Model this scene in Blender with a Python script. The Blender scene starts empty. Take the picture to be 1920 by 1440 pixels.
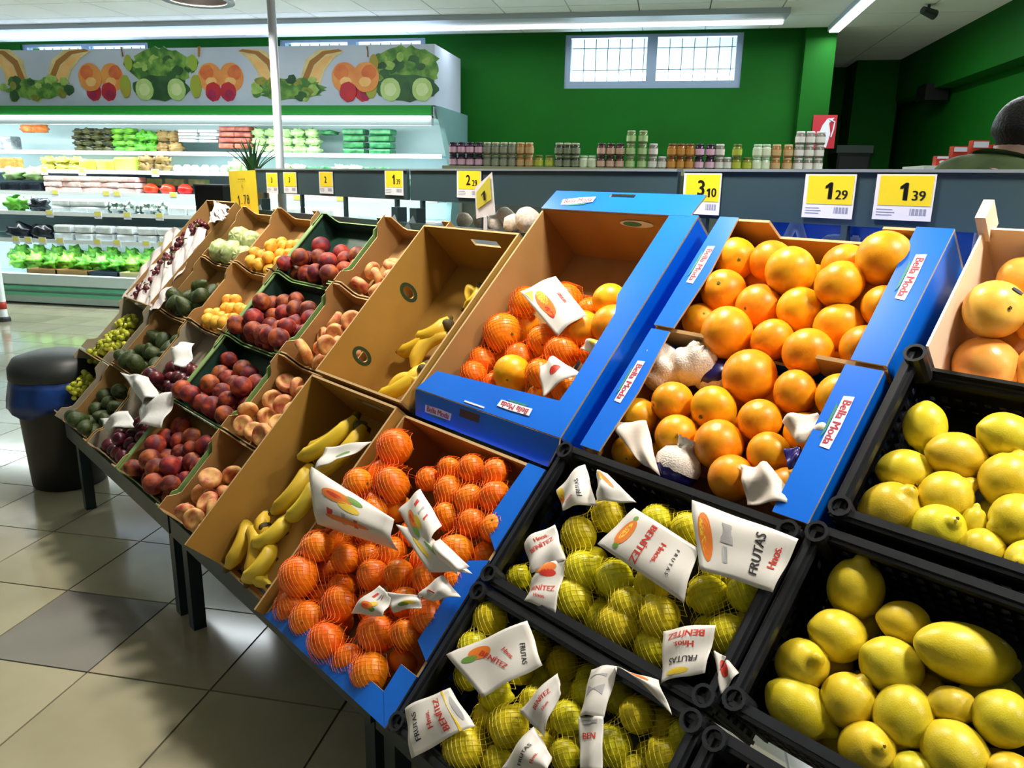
import bpy, bmesh, math, random
import numpy as np
from mathutils import Matrix, Vector, Euler
random.seed(7); np.random.seed(7)
sc = bpy.context.scene
col = sc.collection
PI = math.pi

# ------------------------------------------------------------------ camera
EYE = Vector((0, 0, 1.40))
FPX = 1462.69
CAM_R = Vector((0.981402, 0.191271, 0.016321)); CAM_F = Vector((-0.181046, 0.950489, -0.252572))
CAM_F.normalize(); CAM_R = (CAM_R - CAM_F * CAM_R.dot(CAM_F)).normalized(); CAM_D = CAM_F.cross(CAM_R)
cd = bpy.data.cameras.new('camera'); cam = bpy.data.objects.new('camera', cd); col.objects.link(cam)
cd.sensor_fit = 'HORIZONTAL'; cd.sensor_width = 36.0; cd.lens = FPX / 1920 * 36.0
cd.clip_start = 0.02; cd.clip_end = 100
mw = Matrix((CAM_R, -CAM_D, -CAM_F)).transposed().to_4x4(); mw.translation = EYE
cam.matrix_world = mw
sc.camera = cam

# ------------------------------------------------------------------ exposure, daylight, ceiling light
sc.view_settings.view_transform = 'Standard'; sc.view_settings.look = 'None'
sc.view_settings.gamma = 1.0; sc.view_settings.use_curve_mapping = False
sc.view_settings.exposure = -0.42
W = bpy.data.worlds.new('daylight'); sc.world = W; W.use_nodes = True
bg = W.node_tree.nodes['Background']; bg.inputs[0].default_value = (0.62, 0.85, 1.0, 1); bg.inputs[1].default_value = 18.0

CEIL = 2.86
def area(name, loc, sx, sy, power, color=(1, 1, 1), rz=0.0, tilt=(0, 0)):
    d = bpy.data.lights.new(name, 'AREA'); d.shape = 'RECTANGLE'; d.size = sx; d.size_y = sy
    d.energy = power; d.color = color
    o = bpy.data.objects.new(name, d); col.objects.link(o); o.location = loc
    o.rotation_euler = (tilt[0], tilt[1], rz); return o
# lamps inside the ceiling strip fittings built further down (same places)
COOL = (0.90, 0.97, 1.0)
LZ = CEIL - 0.086
area('strip_and_fill_lamp', (-5.0, 7.817, LZ), 11.6, 0.05, 110, COOL)
area('strip_and_fill_lamp', (1.435, 6.35, LZ), 4.0, 0.08, 80, COOL, PI / 2)
area('strip_and_fill_lamp', (2.10, 2.9, LZ), 4.4, 0.08, 50, COOL, PI / 2)  # unseen strip added to brighten the right wall and aisle
area('strip_and_fill_lamp', (-2.0, 5.917, LZ), 5.8, 0.05, 90, COOL)  # unseen strip added so bounced light reaches the ceiling
for yy, en in ((3.6, 8), (0.2, 5), (-3.0, 5)):  # unseen strips added as weak general fill
    area('strip_and_fill_lamp', (-5.0, yy + .018, LZ), 11.6, 0.05, en, COOL)

# ------------------------------------------------------------------ helpers
def s2l(c):
    return tuple(((v / 12.92) if v <= 0.04045 else ((v + 0.055) / 1.055) ** 2.4) for v in c)
def rgb(r, g, b): return s2l((r / 255, g / 255, b / 255))
MATS = {}
def mat(name, c1, c2=None, rough=0.5, scale=8.0, bump=0.0, bscale=60.0, spec=0.5, metal=0.0, emit=None, es=0.0,
        rand=0.0, coat=0.0, trans=0.0, sss=0.0, detail=3.0, lo=0.35, hi=0.65, coord='Object'):
    if name in MATS: return MATS[name]
    m = bpy.data.materials.new(name); m.use_nodes = True; nt = m.node_tree; N = nt.nodes; L = nt.links
    b = N['Principled BSDF']; b.inputs['Roughness'].default_value = rough
    b.inputs['Specular IOR Level'].default_value = spec; b.inputs['Metallic'].default_value = metal
    b.inputs['Coat Weight'].default_value = coat; b.inputs['Coat Roughness'].default_value = 0.15
    b.inputs['Transmission Weight'].default_value = trans
    if sss: b.inputs['Subsurface Weight'].default_value = sss; b.inputs['Subsurface Radius'].default_value = (0.01, 0.006, 0.003); b.inputs['Subsurface Scale'].default_value = 1.0
    tc = N.new('ShaderNodeTexCoord')
    cout = None
    if c2 is not None:
        nz = N.new('ShaderNodeTexNoise'); nz.inputs['Scale'].default_value = scale; nz.inputs['Detail'].default_value = detail
        L.new(tc.outputs[coord], nz.inputs['Vector'])
        if rand:
            oi = N.new('ShaderNodeObjectInfo'); mm = N.new('ShaderNodeVectorMath'); mm.operation = 'ADD'
            ml = N.new('ShaderNodeMath'); ml.operation = 'MULTIPLY'; ml.inputs[1].default_value = 37.0
            L.new(oi.outputs['Random'], ml.inputs[0]); L.new(tc.outputs[coord], mm.inputs[0]); L.new(ml.outputs[0], mm.inputs[1])
            L.new(mm.outputs[0], nz.inputs['Vector'])
        cr = N.new('ShaderNodeValToRGB'); cr.color_ramp.elements[0].position = lo; cr.color_ramp.elements[1].position = hi
        cr.color_ramp.elements[0].color = (*c1, 1); cr.color_ramp.elements[1].color = (*c2, 1)
        L.new(nz.outputs['Fac'], cr.inputs['Fac']); cout = cr.outputs['Color']
    else:
        b.inputs['Base Color'].default_value = (*c1, 1)
    if rand and cout is not None:
        hs = N.new('ShaderNodeHueSaturation'); oi2 = N.new('ShaderNodeObjectInfo')
        mr = N.new('ShaderNodeMapRange'); mr.inputs['To Min'].default_value = 0.5 - 0.05 * rand; mr.inputs['To Max'].default_value = 0.5 + 0.05 * rand
        L.new(oi2.outputs['Random'], mr.inputs['Value']); L.new(mr.outputs[0], hs.inputs['Hue'])
        mr2 = N.new('ShaderNodeMapRange'); mr2.inputs['To Min'].default_value = 1 - 0.25 * rand; mr2.inputs['To Max'].default_value = 1 + 0.2 * rand
        ml2 = N.new('ShaderNodeMath'); ml2.operation = 'MULTIPLY'; ml2.inputs[1].default_value = 7.31
        fr = N.new('ShaderNodeMath'); fr.operation = 'FRACT'
        L.new(oi2.outputs['Random'], ml2.inputs[0]); L.new(ml2.outputs[0], fr.inputs[0]); L.new(fr.outputs[0], mr2.inputs['Value'])
        L.new(mr2.outputs[0], hs.inputs['Value']); L.new(cout, hs.inputs['Color']); cout = hs.outputs['Color']
    if cout is not None: L.new(cout, b.inputs['Base Color'])
    if bump:
        nb = N.new('ShaderNodeTexNoise'); nb.inputs['Scale'].default_value = bscale; nb.inputs['Detail'].default_value = 2
        L.new(tc.outputs[coord], nb.inputs['Vector'])
        bp = N.new('ShaderNodeBump'); bp.inputs['Strength'].default_value = bump; bp.inputs['Distance'].default_value = 0.01
        L.new(nb.outputs['Fac'], bp.inputs['Height']); L.new(bp.outputs['Normal'], b.inputs['Normal'])
    if emit is not None:
        b.inputs['Emission Color'].default_value = (*emit, 1); b.inputs['Emission Strength'].default_value = es
    MATS[name] = m; return m

def link(o, parent=None):
    col.objects.link(o)
    if parent is not None: o.parent = parent
    return o
def tag(o, label=None, cat=None, group=None, kind=None):
    if label: o['label'] = label
    if cat: o['category'] = cat
    if group: o['group'] = group
    if kind: o['kind'] = kind
    return o
def empty(name, M=None, label=None, cat=None, group=None, parent=None):
    o = bpy.data.objects.new(name, None); o.empty_display_size = 0.05
    link(o, parent)
    if M is not None: o.matrix_basis = M
    return tag(o, label, cat, group)
def ob(name, me, parent=None, M=None):
    o = bpy.data.objects.new(name, me); link(o, parent)
    if M is not None: o.matrix_basis = M
    return o
class MB:
    def __init__(s): s.v = []; s.f = []; s.m = []
    def add(s, v, f, mi=0):
        b = len(s.v); s.v += [tuple(p) for p in v]; s.f += [tuple(i + b for i in q) for q in f]
        s.m += ([mi] * len(f) if isinstance(mi, int) else list(mi)); return s
    def box(s, x0, x1, y0, y1, z0, z1, mi=0, M=None):
        v = [Vector(p) for p in ((x0, y0, z0), (x1, y0, z0), (x1, y1, z0), (x0, y1, z0), (x0, y0, z1), (x1, y0, z1), (x1, y1, z1), (x0, y1, z1))]
        if M is not None: v = [M @ p for p in v]
        return s.add(v, [(0, 3, 2, 1), (4, 5, 6, 7), (0, 1, 5, 4), (1, 2, 6, 5), (2, 3, 7, 6), (3, 0, 4, 7)], mi)
    def tube(s, pts, r, n=8, mi=0, caps=True, closed=False):
        pts = [Vector(p) for p in pts]; k = len(pts); rr = r if isinstance(r, (list, tuple)) else [r] * k
        up = None; v = []
        for i, p in enumerate(pts):
            t = (pts[min(i + 1, k - 1)] - pts[max(i - 1, 0)]).normalized()
            if up is None:
                up = Vector((0, 0, 1)) if abs(t.z) < 0.9 else Vector((1, 0, 0))
            a = (up - t * up.dot(t))
            if a.length < 1e-6: a = t.orthogonal()
            a.normalize(); up = a; b = t.cross(a)
            for j in range(n):
                w = 2 * PI * j / n; v.append(p + (a * math.cos(w) + b * math.sin(w)) * rr[i])
        f = [(i * n + j, i * n + (j + 1) % n, (i + 1) * n + (j + 1) % n, (i + 1) * n + j) for i in range(k - 1) for j in range(n)]
        if caps: f += [tuple(range(n - 1, -1, -1)), tuple((k - 1) * n + j for j in range(n))]
        return s.add(v, f, mi)
    def lathe(s, prof, n=16, mi=0, M=None, fn=None):
        v = []
        for (r, z) in prof:
            for j in range(n):
                w = 2 * PI * j / n; p = Vector((r * math.cos(w), r * math.sin(w), z))
                if fn: p = Vector(fn(p))
                v.append(M @ p if M is not None else p)
        k = len(prof)
        f = [(i * n + j, i * n + (j + 1) % n, (i + 1) * n + (j + 1) % n, (i + 1) * n + j) for i in range(k - 1) for j in range(n)]
        f += [tuple(range(n - 1, -1, -1)), tuple((k - 1) * n + j for j in range(n))]
        return s.add(v, f, mi)
    def prism(s, poly, z0, z1, mi=0, M=None):
        n = len(poly); v = [Vector((x, y, z0)) for x, y in poly] + [Vector((x, y, z1)) for x, y in poly]
        if M is not None: v = [M @ p for p in v]
        f = [tuple(range(n - 1, -1, -1)), tuple(range(n, 2 * n))] + [(i, (i + 1) % n, (i + 1) % n + n, i + n) for i in range(n)]
        return s.add(v, f, mi)
    def mesh(s, name, mats, smooth=False):
        me = bpy.data.meshes.new(name); me.from_pydata(s.v, [], s.f)
        for m in (mats if isinstance(mats, (list, tuple)) else [mats]): me.materials.append(m)
        me.polygons.foreach_set('material_index', s.m)
        if smooth: me.polygons.foreach_set('use_smooth', [True] * len(me.polygons))
        me.update(); return me
    def build(s, name, mats, parent=None, M=None, smooth=False):
        return ob(name, s.mesh(name, mats, smooth), parent, M)
def T3(x, y, z): return Matrix.Translation((x, y, z))
def bevel(me, w=0.004, seg=2):
    bm = bmesh.new(); bm.from_mesh(me)
    bmesh.ops.bevel(bm, geom=bm.edges[:], offset=w, segments=seg, affect='EDGES', profile=0.6)
    bm.to_mesh(me); bm.free(); return me
TXT = {}
def text2d(string, size, bold=False):
    key = string
    if '1' in string and string.replace('.', '').isdigit():
        v, f = [], []; n = len(string)
        for i, ch in enumerate(string):
            cx = (i - (n - 1) / 2) * .56
            if ch == '1': cv, cf = [(.03, -.35), (.17, -.35), (.17, .36), (.06, .36), (-.12, .22), (-.12, .10), (.03, .19)], [(0, 1, 2, 6), (6, 2, 3, 4, 5)]
            else: cv, cf = text2d(ch, 1.0)
            b = len(v); v += [(x + cx, y) for x, y in cv]; f += [tuple(j + b for j in q) for q in cf]
        return [(x * size, y * size) for x, y in v], f
    if key not in TXT:
        cu = bpy.data.curves.new('t', 'FONT'); cu.body = string; cu.size = 1.0; cu.resolution_u = 3
        cu.align_x = 'CENTER'; cu.align_y = 'CENTER'
        o = bpy.data.objects.new('t', cu); col.objects.link(o)
        bpy.context.view_layer.update()
        me = bpy.data.meshes.new_from_object(o.evaluated_get(bpy.context.evaluated_depsgraph_get()))
        v = [(p.co.x, p.co.y) for p in me.vertices]; f = [tuple(p.vertices) for p in me.polygons]
        bpy.data.objects.remove(o); bpy.data.curves.remove(cu); bpy.data.meshes.remove(me)
        TXT[key] = (v, f)
    v, f = TXT[key]
    return [(x * size, y * size) for x, y in v], f
def lettering(string, size, m, parent, M, offs=((0, 0),), name='lettering', fn=None):
    mb = MB(); v, f = text2d(string, size)
    for dx, dy in offs:
        mb.add([(fn(x + dx, y + dy) if fn else (x + dx, y + dy, 0)) for x, y in v], f)
    return mb.build(name, m, parent, M)
BOLD = ((0, 0), (0.0012, 0), (0.0006, 0.0008))

# pixel of the photograph -> direction / point on a plane the thing touches
def ray(x, y): return CAM_F + CAM_R * ((x - 960) / FPX) + CAM_D * ((y - 720) / FPX)
def on_plane(x, y, n, p):
    d = ray(x, y); return EYE + d * (n.dot(p - EYE) / n.dot(d))
def on_y(x, y, Y): return on_plane(x, y, Vector((0, 1, 0)), Vector((0, Y, 0)))
def on_floor(x, y, z=0.0): return on_plane(x, y, Vector((0, 0, 1)), Vector((0, 0, z)))

# stand frame: u along the stand (towards the near end), s up the 45 degree deck, n off the deck
SA = math.radians(-36.889); TL = math.radians(45.77)
SU = Vector((math.cos(SA), math.sin(SA), 0)); SW = Vector((-math.sin(SA), math.cos(SA), 0)); SZ = Vector((0, 0, 1))
ST = SW * math.cos(TL) + SZ * math.sin(TL); SN = -SW * math.sin(TL) + SZ * math.cos(TL)
SO = SW * 0.741 + SZ * 0.343
SM = Matrix((SU, ST, SN)).transposed().to_4x4(); SM.translation = SO
SMI = SM.inverted()
HM = Matrix((SU, SW, SZ)).transposed().to_4x4()                # horizontal stand frame (u, w, z)
def on_deck(x, y, n):
    p = on_plane(x, y, SN, SO + SN * n); return SMI @ p          # local (u, s, n)
def px_size(d, x, y, n):
    return d * (on_plane(x, y, SN, SO + SN * n) - EYE).dot(CAM_F) / FPX

# ================================================================== the setting
M_TILE = mat('floor_tile_beige', rgb(166, 159, 134), rgb(180, 173, 148), rough=0.11, scale=3, bump=0.02, bscale=5, rand=0.25, coord='Object')
M_TILE2 = mat('floor_tile_grey', rgb(128, 126, 120), rgb(140, 138, 132), rough=0.13, scale=3, rand=0.2)
M_GROUT = mat('floor_grout', rgb(88, 86, 74), rgb(105, 102, 90), rough=0.7, scale=20)
M_GREEN = mat('wall_green_paint', rgb(3, 80, 6), rgb(4, 88, 9), spec=.2, rough=0.7, scale=1.5, bump=0.03, bscale=40)
M_CEIL = mat('ceiling_panel', rgb(238, 240, 236), rgb(244, 246, 242), rough=0.8, scale=2, rand=0.15)
M_CGRID = mat('ceiling_grid', rgb(140, 142, 142), rough=0.6)
M_WHITE = mat('white_enamel', rgb(232, 236, 236), rough=0.3)
M_WALLW = mat('plain_wall', rgb(200, 200, 194), rgb(208, 208, 202), rough=0.7, scale=2)

TS = 0.39; TX0 = -1.955; TY0 = 2.10
def floor_mat():
    m = bpy.data.materials.new('floor_far'); m.use_nodes = True; nt = m.node_tree; N = nt.nodes; L = nt.links
    b = N['Principled BSDF']; b.inputs['Roughness'].default_value = 0.15
    tc = N.new('ShaderNodeTexCoord'); mp = N.new('ShaderNodeMapping')
    mp.inputs['Location'].default_value = (-TX0 / TS, -TY0 / TS, 0); mp.inputs['Scale'].default_value = (1 / TS, 1 / TS, 1)
    L.new(tc.outputs['Object'], mp.inputs['Vector'])
    br = N.new('ShaderNodeTexBrick'); br.offset = 0.0; br.inputs['Scale'].default_value = 1.0
    br.inputs['Mortar Size'].default_value = 0.008; br.inputs['Brick Width'].default_value = 1; br.inputs['Row Height'].default_value = 1
    br.inputs['Color1'].default_value = (*rgb(174, 168, 144), 1); br.inputs['Color2'].default_value = (*rgb(188, 182, 158), 1)
    br.inputs['Mortar'].default_value = (*rgb(95, 92, 80), 1)
    L.new(mp.outputs[0], br.inputs['Vector']); L.new(br.outputs['Color'], b.inputs['Base Color']); return m
XL, XR, YN, YB = -11.0, 2.9, -5.0, 8.6
floor = MB().box(XL - .2, 6, YN - .2, 11.6, -0.12, -0.004).build('floor', floor_mat()); tag(floor, kind='structure')
# the tiles that show, one by one
tile_me = MB().box(-TS / 2 + .003, TS / 2 - .003, -TS / 2 + .003, TS / 2 - .003, -0.004, 0.0).mesh('tile', M_TILE)
tile_me2 = tile_me.copy(); tile_me2.materials.clear(); tile_me2.materials.append(M_TILE2)
bedding = []
cnt = 0
for i in range(-16, 4):
    for j in range(-4, 15):
        cx, cy = TX0 + (i + .5) * TS, TY0 + (j + .5) * TS
        q = Vector((cx, cy, 0)) - EYE; zf = q.dot(CAM_F)
        if zf < 0.4: continue
        px, py = 960 + q.dot(CAM_R) / zf * FPX, 720 + q.dot(CAM_D) / zf * FPX
        uu, ww = Vector((cx, cy, 0)).dot(SU), Vector((cx, cy, 0)).dot(SW)
        vis = -160 < px < 1000 and 540 < py < 1750 and not (uu > -3.4 and ww > 1.15) and cy < 7.6
        if not vis or cnt >= 299: continue
        o = ob('tile', tile_me2 if (i == 0 and j == -1) else tile_me, floor, T3(cx, cy, 0)); cnt += 1
print('tiles', cnt)

# ceiling slab, grid and panels
ceiling = MB().box(XL - .2, 4.2, YN - .2, 11.8, CEIL + 0.02, CEIL + 0.15).build('ceiling', M_CGRID); tag(ceiling, kind='structure')
pan = MB().box(-0.295, 0.295, -0.295, 0.295, CEIL - 0.003, CEIL + 0.02).mesh('panel', M_CEIL)
n = 0
for i in range(-16, 5):
    for j in range(-4, 9):
        cx, cy = i * 0.6 - 0.05, 6.35 + j * 0.6
        if cx > 2.58 or (cy > 8.55 and cx < 1.5) or cx < XL or n > 290: continue
        ob('panel', pan, ceiling, T3(cx, cy, 0)); n += 1
MB().box(XL, 2.6, YN, 3.6, CEIL - .003, CEIL + .02).build('panel_field', M_CEIL, ceiling)

# walls
def wall(name, *b, m=M_GREEN): return tag(MB().box(*b).build(name, m), kind='structure')
# back wall with real window openings
WZ0, WZ1 = 2.335, 2.855
wins = [(-7.60, -5.93), (-4.32, -2.64), (-1.143, 0.636)]
mbw = MB(); mbw.box(XL, 1.23, YB, YB + .3, 0, WZ0); mbw.box(XL, 1.23, YB, YB + .3, WZ1, CEIL + .1)
xs = [XL] + [q for w in wins for q in w] + [1.23]
for k in range(0, len(xs), 2): mbw.box(xs[k], xs[k + 1], YB, YB + .3, WZ0, WZ1)
tag(mbw.build('wall_back', M_GREEN), kind='structure')
wall('wall_recess_side', 1.0, 1.23, YB + .3, 11.4, 0, CEIL + .1)
wall('wall_recess', 1.0, 3.3, 11.2, 11.5, 0, CEIL + .1)
wall('wall_pillar_corner', 1.2, 1.48, 8.45, 8.95, 0, CEIL + .05)
wall('wall_pillar_recess', 2.12, 2.62, 10.6, 11.2, 0, CEIL + .05)
wall('wall_right', 2.78, 3.0, YN, 11.5, 0, CEIL + .1)
wall('wall_bulkhead', 2.6, 2.78, 1.5, 11.2, 2.385, CEIL + .05)
wall('wall_left', XL - .2, XL, YN, 11.4, 0, CEIL + .1, m=M_WALLW)
wall('wall_front', XL, 3.0, YN - .2, YN, 0, CEIL + .1, m=M_WALLW)

# windows: aluminium frames, panes of glass, thin bars, security grille outside
M_ALU = mat('window_aluminium', rgb(128, 146, 168), rough=0.4, metal=0.3)
M_BAR = mat('window_bar', rgb(120, 140, 150), rough=0.5)
def glass_mat():
    m = bpy.data.materials.new('window_glass'); m.use_nodes = True; nt = m.node_tree; N = nt.nodes; L = nt.links
    b = N['Principled BSDF']; b.inputs['Base Color'].default_value = (0.9, 0.97, 1, 1); b.inputs['Roughness'].default_value = 0.25
    b.inputs['Transmission Weight'].default_value = 1.0; b.inputs['IOR'].default_value = 1.05
    return m
M_GLASS = glass_mat()
for k, (a, b) in enumerate(wins):
    r = empty('window_%d' % (k + 1), T3(a, YB, WZ0)); tag(r, kind='structure')
    w, h = b - a, WZ1 - WZ0
    fr = MB(); t = .075
    for (x0, x1, z0, z1) in ((t * .8, w / 2 - .05, 0, t), (w / 2 + .05, w - t * .8, 0, t), (t * .8, w / 2 - .05, h - .03, h), (w / 2 + .05, w - t * .8, h - .03, h), (0, t * .8, 0, h), (w - t * .8, w, 0, h), (w / 2 - .05, w / 2 + .05, 0, h)):
        fr.box(x0, x1, .03, .12, z0, z1)
    fr.build('window_frame', M_ALU, r)
    for x0, x1 in ((t * .8, w / 2 - .05), (w / 2 + .05, w - t * .8)):
        MB().box(x0, x1, .07, .08, t, h - .03).build('pane', M_GLASS, r)
        step = (x1 - x0) / 6.3
        for q in range(1, 7): MB().box(x0 + q * step - .004, x0 + q * step + .004, .16, .172, 0.02, h).build('bar', M_BAR, r)
        for zz in (.2, .41): MB().box(x0, x1, .17, .18, zz - .004, zz + .004).build('bar', M_BAR, r)

# strip light fittings in the ceiling (the lamps above sit in them); dim ones are added fill
M_TUBE = mat('lamp_diffuser', (1, 1, 1), emit=(0.93, 0.98, 1.0), es=5.0)
M_FIT = mat('lamp_housing', rgb(168, 178, 186), rough=0.5)
M_TUBE2 = mat('fill_diffuser_dim', (1, 1, 1), emit=(0.93, 0.98, 1.0), es=1.5)  # dim glow for the added, unseen strips
def strip_fitting(label, x0, x1, y0, y1, along, M_TUBE=M_TUBE):
    r = empty('strip_and_fill_light', T3((x0 + x1) / 2, (y0 + y1) / 2, CEIL), label, 'ceiling light', 'strip lights in the ceiling')
    hx, hy = (x1 - x0) / 2, (y1 - y0) / 2
    MB().box(-hx, hx, -hy, hy, -.05, -.004).build('housing', M_FIT, r)
    if along == 'x': MB().box(-hx + .02, hx - .02, hy - .07, hy - .015, -.078, -.05).build('diffuser', M_TUBE, r)
    else: MB().box(-hx + .012, hx - .012, -hy + .02, hy - .02, -.062, -.05).build('diffuser', M_TUBE, r)
strip_fitting('long white strip light in the ceiling in front of the green wall', -10.9, 0.92, 7.5, 7.86, 'x')
strip_fitting('white strip light running towards the wall corner pillar', 1.38, 1.49, 4.3, 8.4, 'y')
strip_fitting('white strip light above the aisle behind the stand', 2.04, 2.16, .6, 5.2, 'y', M_TUBE2)
strip_fitting('white ceiling strip light over the rear aisle in front of the jars', -5.0, 1.0, 5.72, 5.96, 'x', M_TUBE2)
for yy, tx in ((3.6, 'over the walkway by the stand'), (.2, 'over the open floor'), (-3.0, 'beside the front wall')):
    strip_fitting('white ceiling strip light ' + tx, -10.9, .92, yy - .18, yy + .06, 'x', M_TUBE2)

# small things on walls and ceiling
M_BLACK = mat('black_plastic', rgb(16, 16, 18), rough=0.4)
M_DARK = mat('dark_grey_plastic', rgb(52, 54, 58), rough=0.5)
r = empty('ceiling_spotlight', T3(*on_floor(1742, 12, CEIL - .02)), 'small dark spotlight on a bracket under the white ceiling', 'spotlight')
MB().tube([(0, 0, .02), (0, 0, -.04)], .012).build('bracket', M_DARK, r)
MB().tube([(-.05, -.02, -.03), (.06, .03, -.06)], [.03, .04], 12).build('head', M_DARK, r)
r = empty('projector', T3(2.72, 9.3, 2.45), 'black box projector fixed under the dark green bulkhead', 'projector')  # dark unit taken for an air conditioner
MB().box(-.2, .02, -.16, .16, -.18, -.02).build('body', M_BLACK, r); MB().tube([(0, 0, -.02), (0, 0, .0)], .03).build('mount', M_DARK, r)
M_RED = mat('sign_red', rgb(176, 24, 40), rough=0.4); M_SW = mat('sign_white', rgb(214, 214, 226), rough=0.4)
p = on_y(1545, 247, 8.40)
r = empty('fire_sign', T3(p.x, 8.415, p.z), 'red and white safety poster on the green corner pillar', 'sign')
MB().box(-.11, .11, -.008, .004, -.155, .155).build('board', M_RED, r)
MB().prism([(-.03, -.12), (.035, -.15), (.06, -.02), (.04, .08), (.085, .13), (.02, .12), (-.02, .06), (-.045, -.02)], .0, .004, 0, T3(0, -.008, 0) @ Matrix.Rotation(PI / 2, 4, 'X')).build('printed_shape', M_SW, r)
MB().tube([(.03, -.013, .12), (.09, -.013, .09), (.085, -.013, .02), (.07, -.013, -.05)], .007).build('printed_hose', M_SW, r)
p = on_y(1604, 296, 10.4)
r = empty('wall_cabinet', T3(p.x, 10.5, p.z), 'grey topped dark cabinet against the recessed green wall', 'cabinet')
MB().box(-.19, .19, 0, .5, -1.6, .06).build('body', M_BLACK, r); MB().box(-.21, .21, -.02, .5, .06, .15).build('top', mat('cab_grey', rgb(90, 104, 100), rough=.5), r)
MB().box(-.17, .17, -.02, 0, -1.5, .02).build('door', M_DARK, r)

# ================================================================== the sloping produce stand
M_STEEL = mat('stand_dark_steel', rgb(36, 54, 62), rgb(44, 62, 70), rough=0.35, scale=6, metal=0.2)
M_RAIL = mat('stand_price_rail', rgb(44, 66, 74), rgb(50, 72, 80), rough=0.4, scale=3)
M_EDGE = mat('rail_edge', rgb(150, 162, 172), rough=0.35, metal=0.4)
mods = [(-3.64, -2.40, -3.55), (-2.38, -1.22, -2.33), (-1.20, 0.0, -1.19), (0.02, 1.2, .05)]
nm = ['under the grapes and peaches', 'under the bananas and mandarins', 'under the oranges and netted lemons', 'past the loose lemons']
for k, (a, b, lg) in enumerate(mods):
    r = empty('display_stand', HM @ T3(a, .741, 0), 'dark steel sloping produce stand ' + nm[k], 'display stand', 'modules of the sloping produce stand')
    L = b - a; bw = 1.66 - .741
    for x in (lg - a, L - .045):
        MB().box(x, x + .04, 0, .04, 0, .33).build('leg', M_STEEL, r)
        MB().box(x, x + .04, bw - .04, bw, 0, 1.30).build('leg', M_STEEL, r)
        MB().tube([(x + .02, .02, .33), (x + .02, bw - .02, 1.27)], .018, 4).build('deck_bearer', M_STEEL, r)
    MB().box(0, L, -.012, .02, .30, .365).build('front_rail', M_STEEL, r)
    MB().box(0, L, bw - .06, bw - .03, 1.20, 1.25).build('back_rail', M_STEEL, r)
    MB().box(0, L, bw - .028, bw - .02, .03, 1.20).build('back_panel', M_STEEL, r)  # unseen sheet added to block aisle light under the stand
    c, s_ = math.cos(TL), math.sin(TL)
    for q in range(5):
        sp = .08 + q * .27
        MB().box(0, L, 0, .09, -.022, -.006, 0, T3(0, sp * c, .343 + sp * s_) @ Matrix.Rotation(TL, 4, 'X')).build('slat', M_STEEL, r)
    # price rail on thin posts along the back
    zb = 1.325 if k < 2 else 1.318
    zt = 1.428
    pr = MB().box(0, L, bw, bw + .012, zb, zt).build('price_rail', M_RAIL, r)
    MB().box(0, L, bw - .006, bw + .02, zt, zt + .006).build('edge_strip', M_EDGE, pr)
    for q in range(4):
        x = .06 + q * (L - .14) / 3
        MB().box(x, x + .014, bw - .002, bw + .012, 1.2, zb).build('post', M_STEEL, r)

# ---- price tickets on the rail
M_YEL = mat('ticket_yellow', rgb(236, 214, 40), rgb(230, 206, 36), rough=0.45, scale=10)
M_TW = mat('ticket_white', rgb(226, 226, 236), rough=0.4)
M_INK = mat('ink_black', rgb(30, 26, 24), rough=0.5)
M_GINK = mat('ink_grey', rgb(150, 152, 172), rough=0.5)
RW = 1.66
def on_rail(x, y): return on_plane(x, y, SW, SW * (RW - .004))
def ticket(x0, x1, y0, y1, big, small, what, fs=1.0):
    a, b, c, d = (on_rail(*q) for q in ((x0, y0), (x1, y0), (x1, y1), (x0, y1)))
    w = ((b - a).length + (c - d).length) / 2; h = ((d - a).length + (c - b).length) / 2
    ctr = (a + b + c + d) / 4
    M = Matrix((SU, SZ, -SW)).transposed().to_4x4(); M.translation = ctr
    r = empty('price_ticket', M, 'yellow and white price ticket ' + what, 'price ticket', 'price tickets on the rail')
    MB().box(-w / 2, w / 2, -h / 2, h / 2, -.001, .001).build('card', M_TW, r)
    MB().box(-w / 2 + .07 * w, w / 2 - .03 * w, -h / 2 + .32 * h, h / 2 - .03 * h, .001, .0016).build('yellow_field', M_YEL, r)
    lettering(big, h * .52 * fs, M_INK, r, T3(-.02 * w, .12 * h, .002), ((0, 0), (.03 * h, 0), (.015 * h, .012 * h)))
    if small: lettering(small, h * .30 * fs, M_INK, r, T3(.25 * w, .03 * h, .002), ((0, 0), (.018 * h, 0)))
    mb = MB()
    for q in range(3): mb.box(-w / 2 + .06 * w, -w / 2 + (.34 + .04 * (q % 2)) * w, -h / 2 + (.10 + .06 * q) * h, -h / 2 + (.12 + .06 * q) * h, .001, .0014)
    for q in range(9): mb.box(.14 * w + q * .032 * w, .14 * w + q * .032 * w + .014 * w * (1 + q % 2), -h / 2 + .12 * h, -h / 2 + .26 * h, .001, .0014)
    mb.build('small_print', M_GINK, r)
ticket(1281, 1351, 325, 402, '3', '10', 'reading 3 10 behind the big blue box')
ticket(1507, 1602, 327, 409, '1', '29', 'reading 1 29 behind the loose oranges')
ticket(1640, 1751, 327, 413, '1', '39', 'reading 1 39 above the blue orange box edge')
ticket(857, 902, 319, 371, '2', '29', 'reading 2 29 above the empty banana box')
ticket(722, 756, 319, 366, '1', '39', 'reading 1 39 above the flat peaches')
ticket(599, 624, 322, 363, '2', '', 'reading 2 above the apricots', .8)
ticket(532, 556, 323, 362, '3', '', 'reading 3 beside a second ticket reading 3', .7)
ticket(500, 521, 324, 362, '3', '', 'reading 3 next to the white pole', .7)
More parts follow.
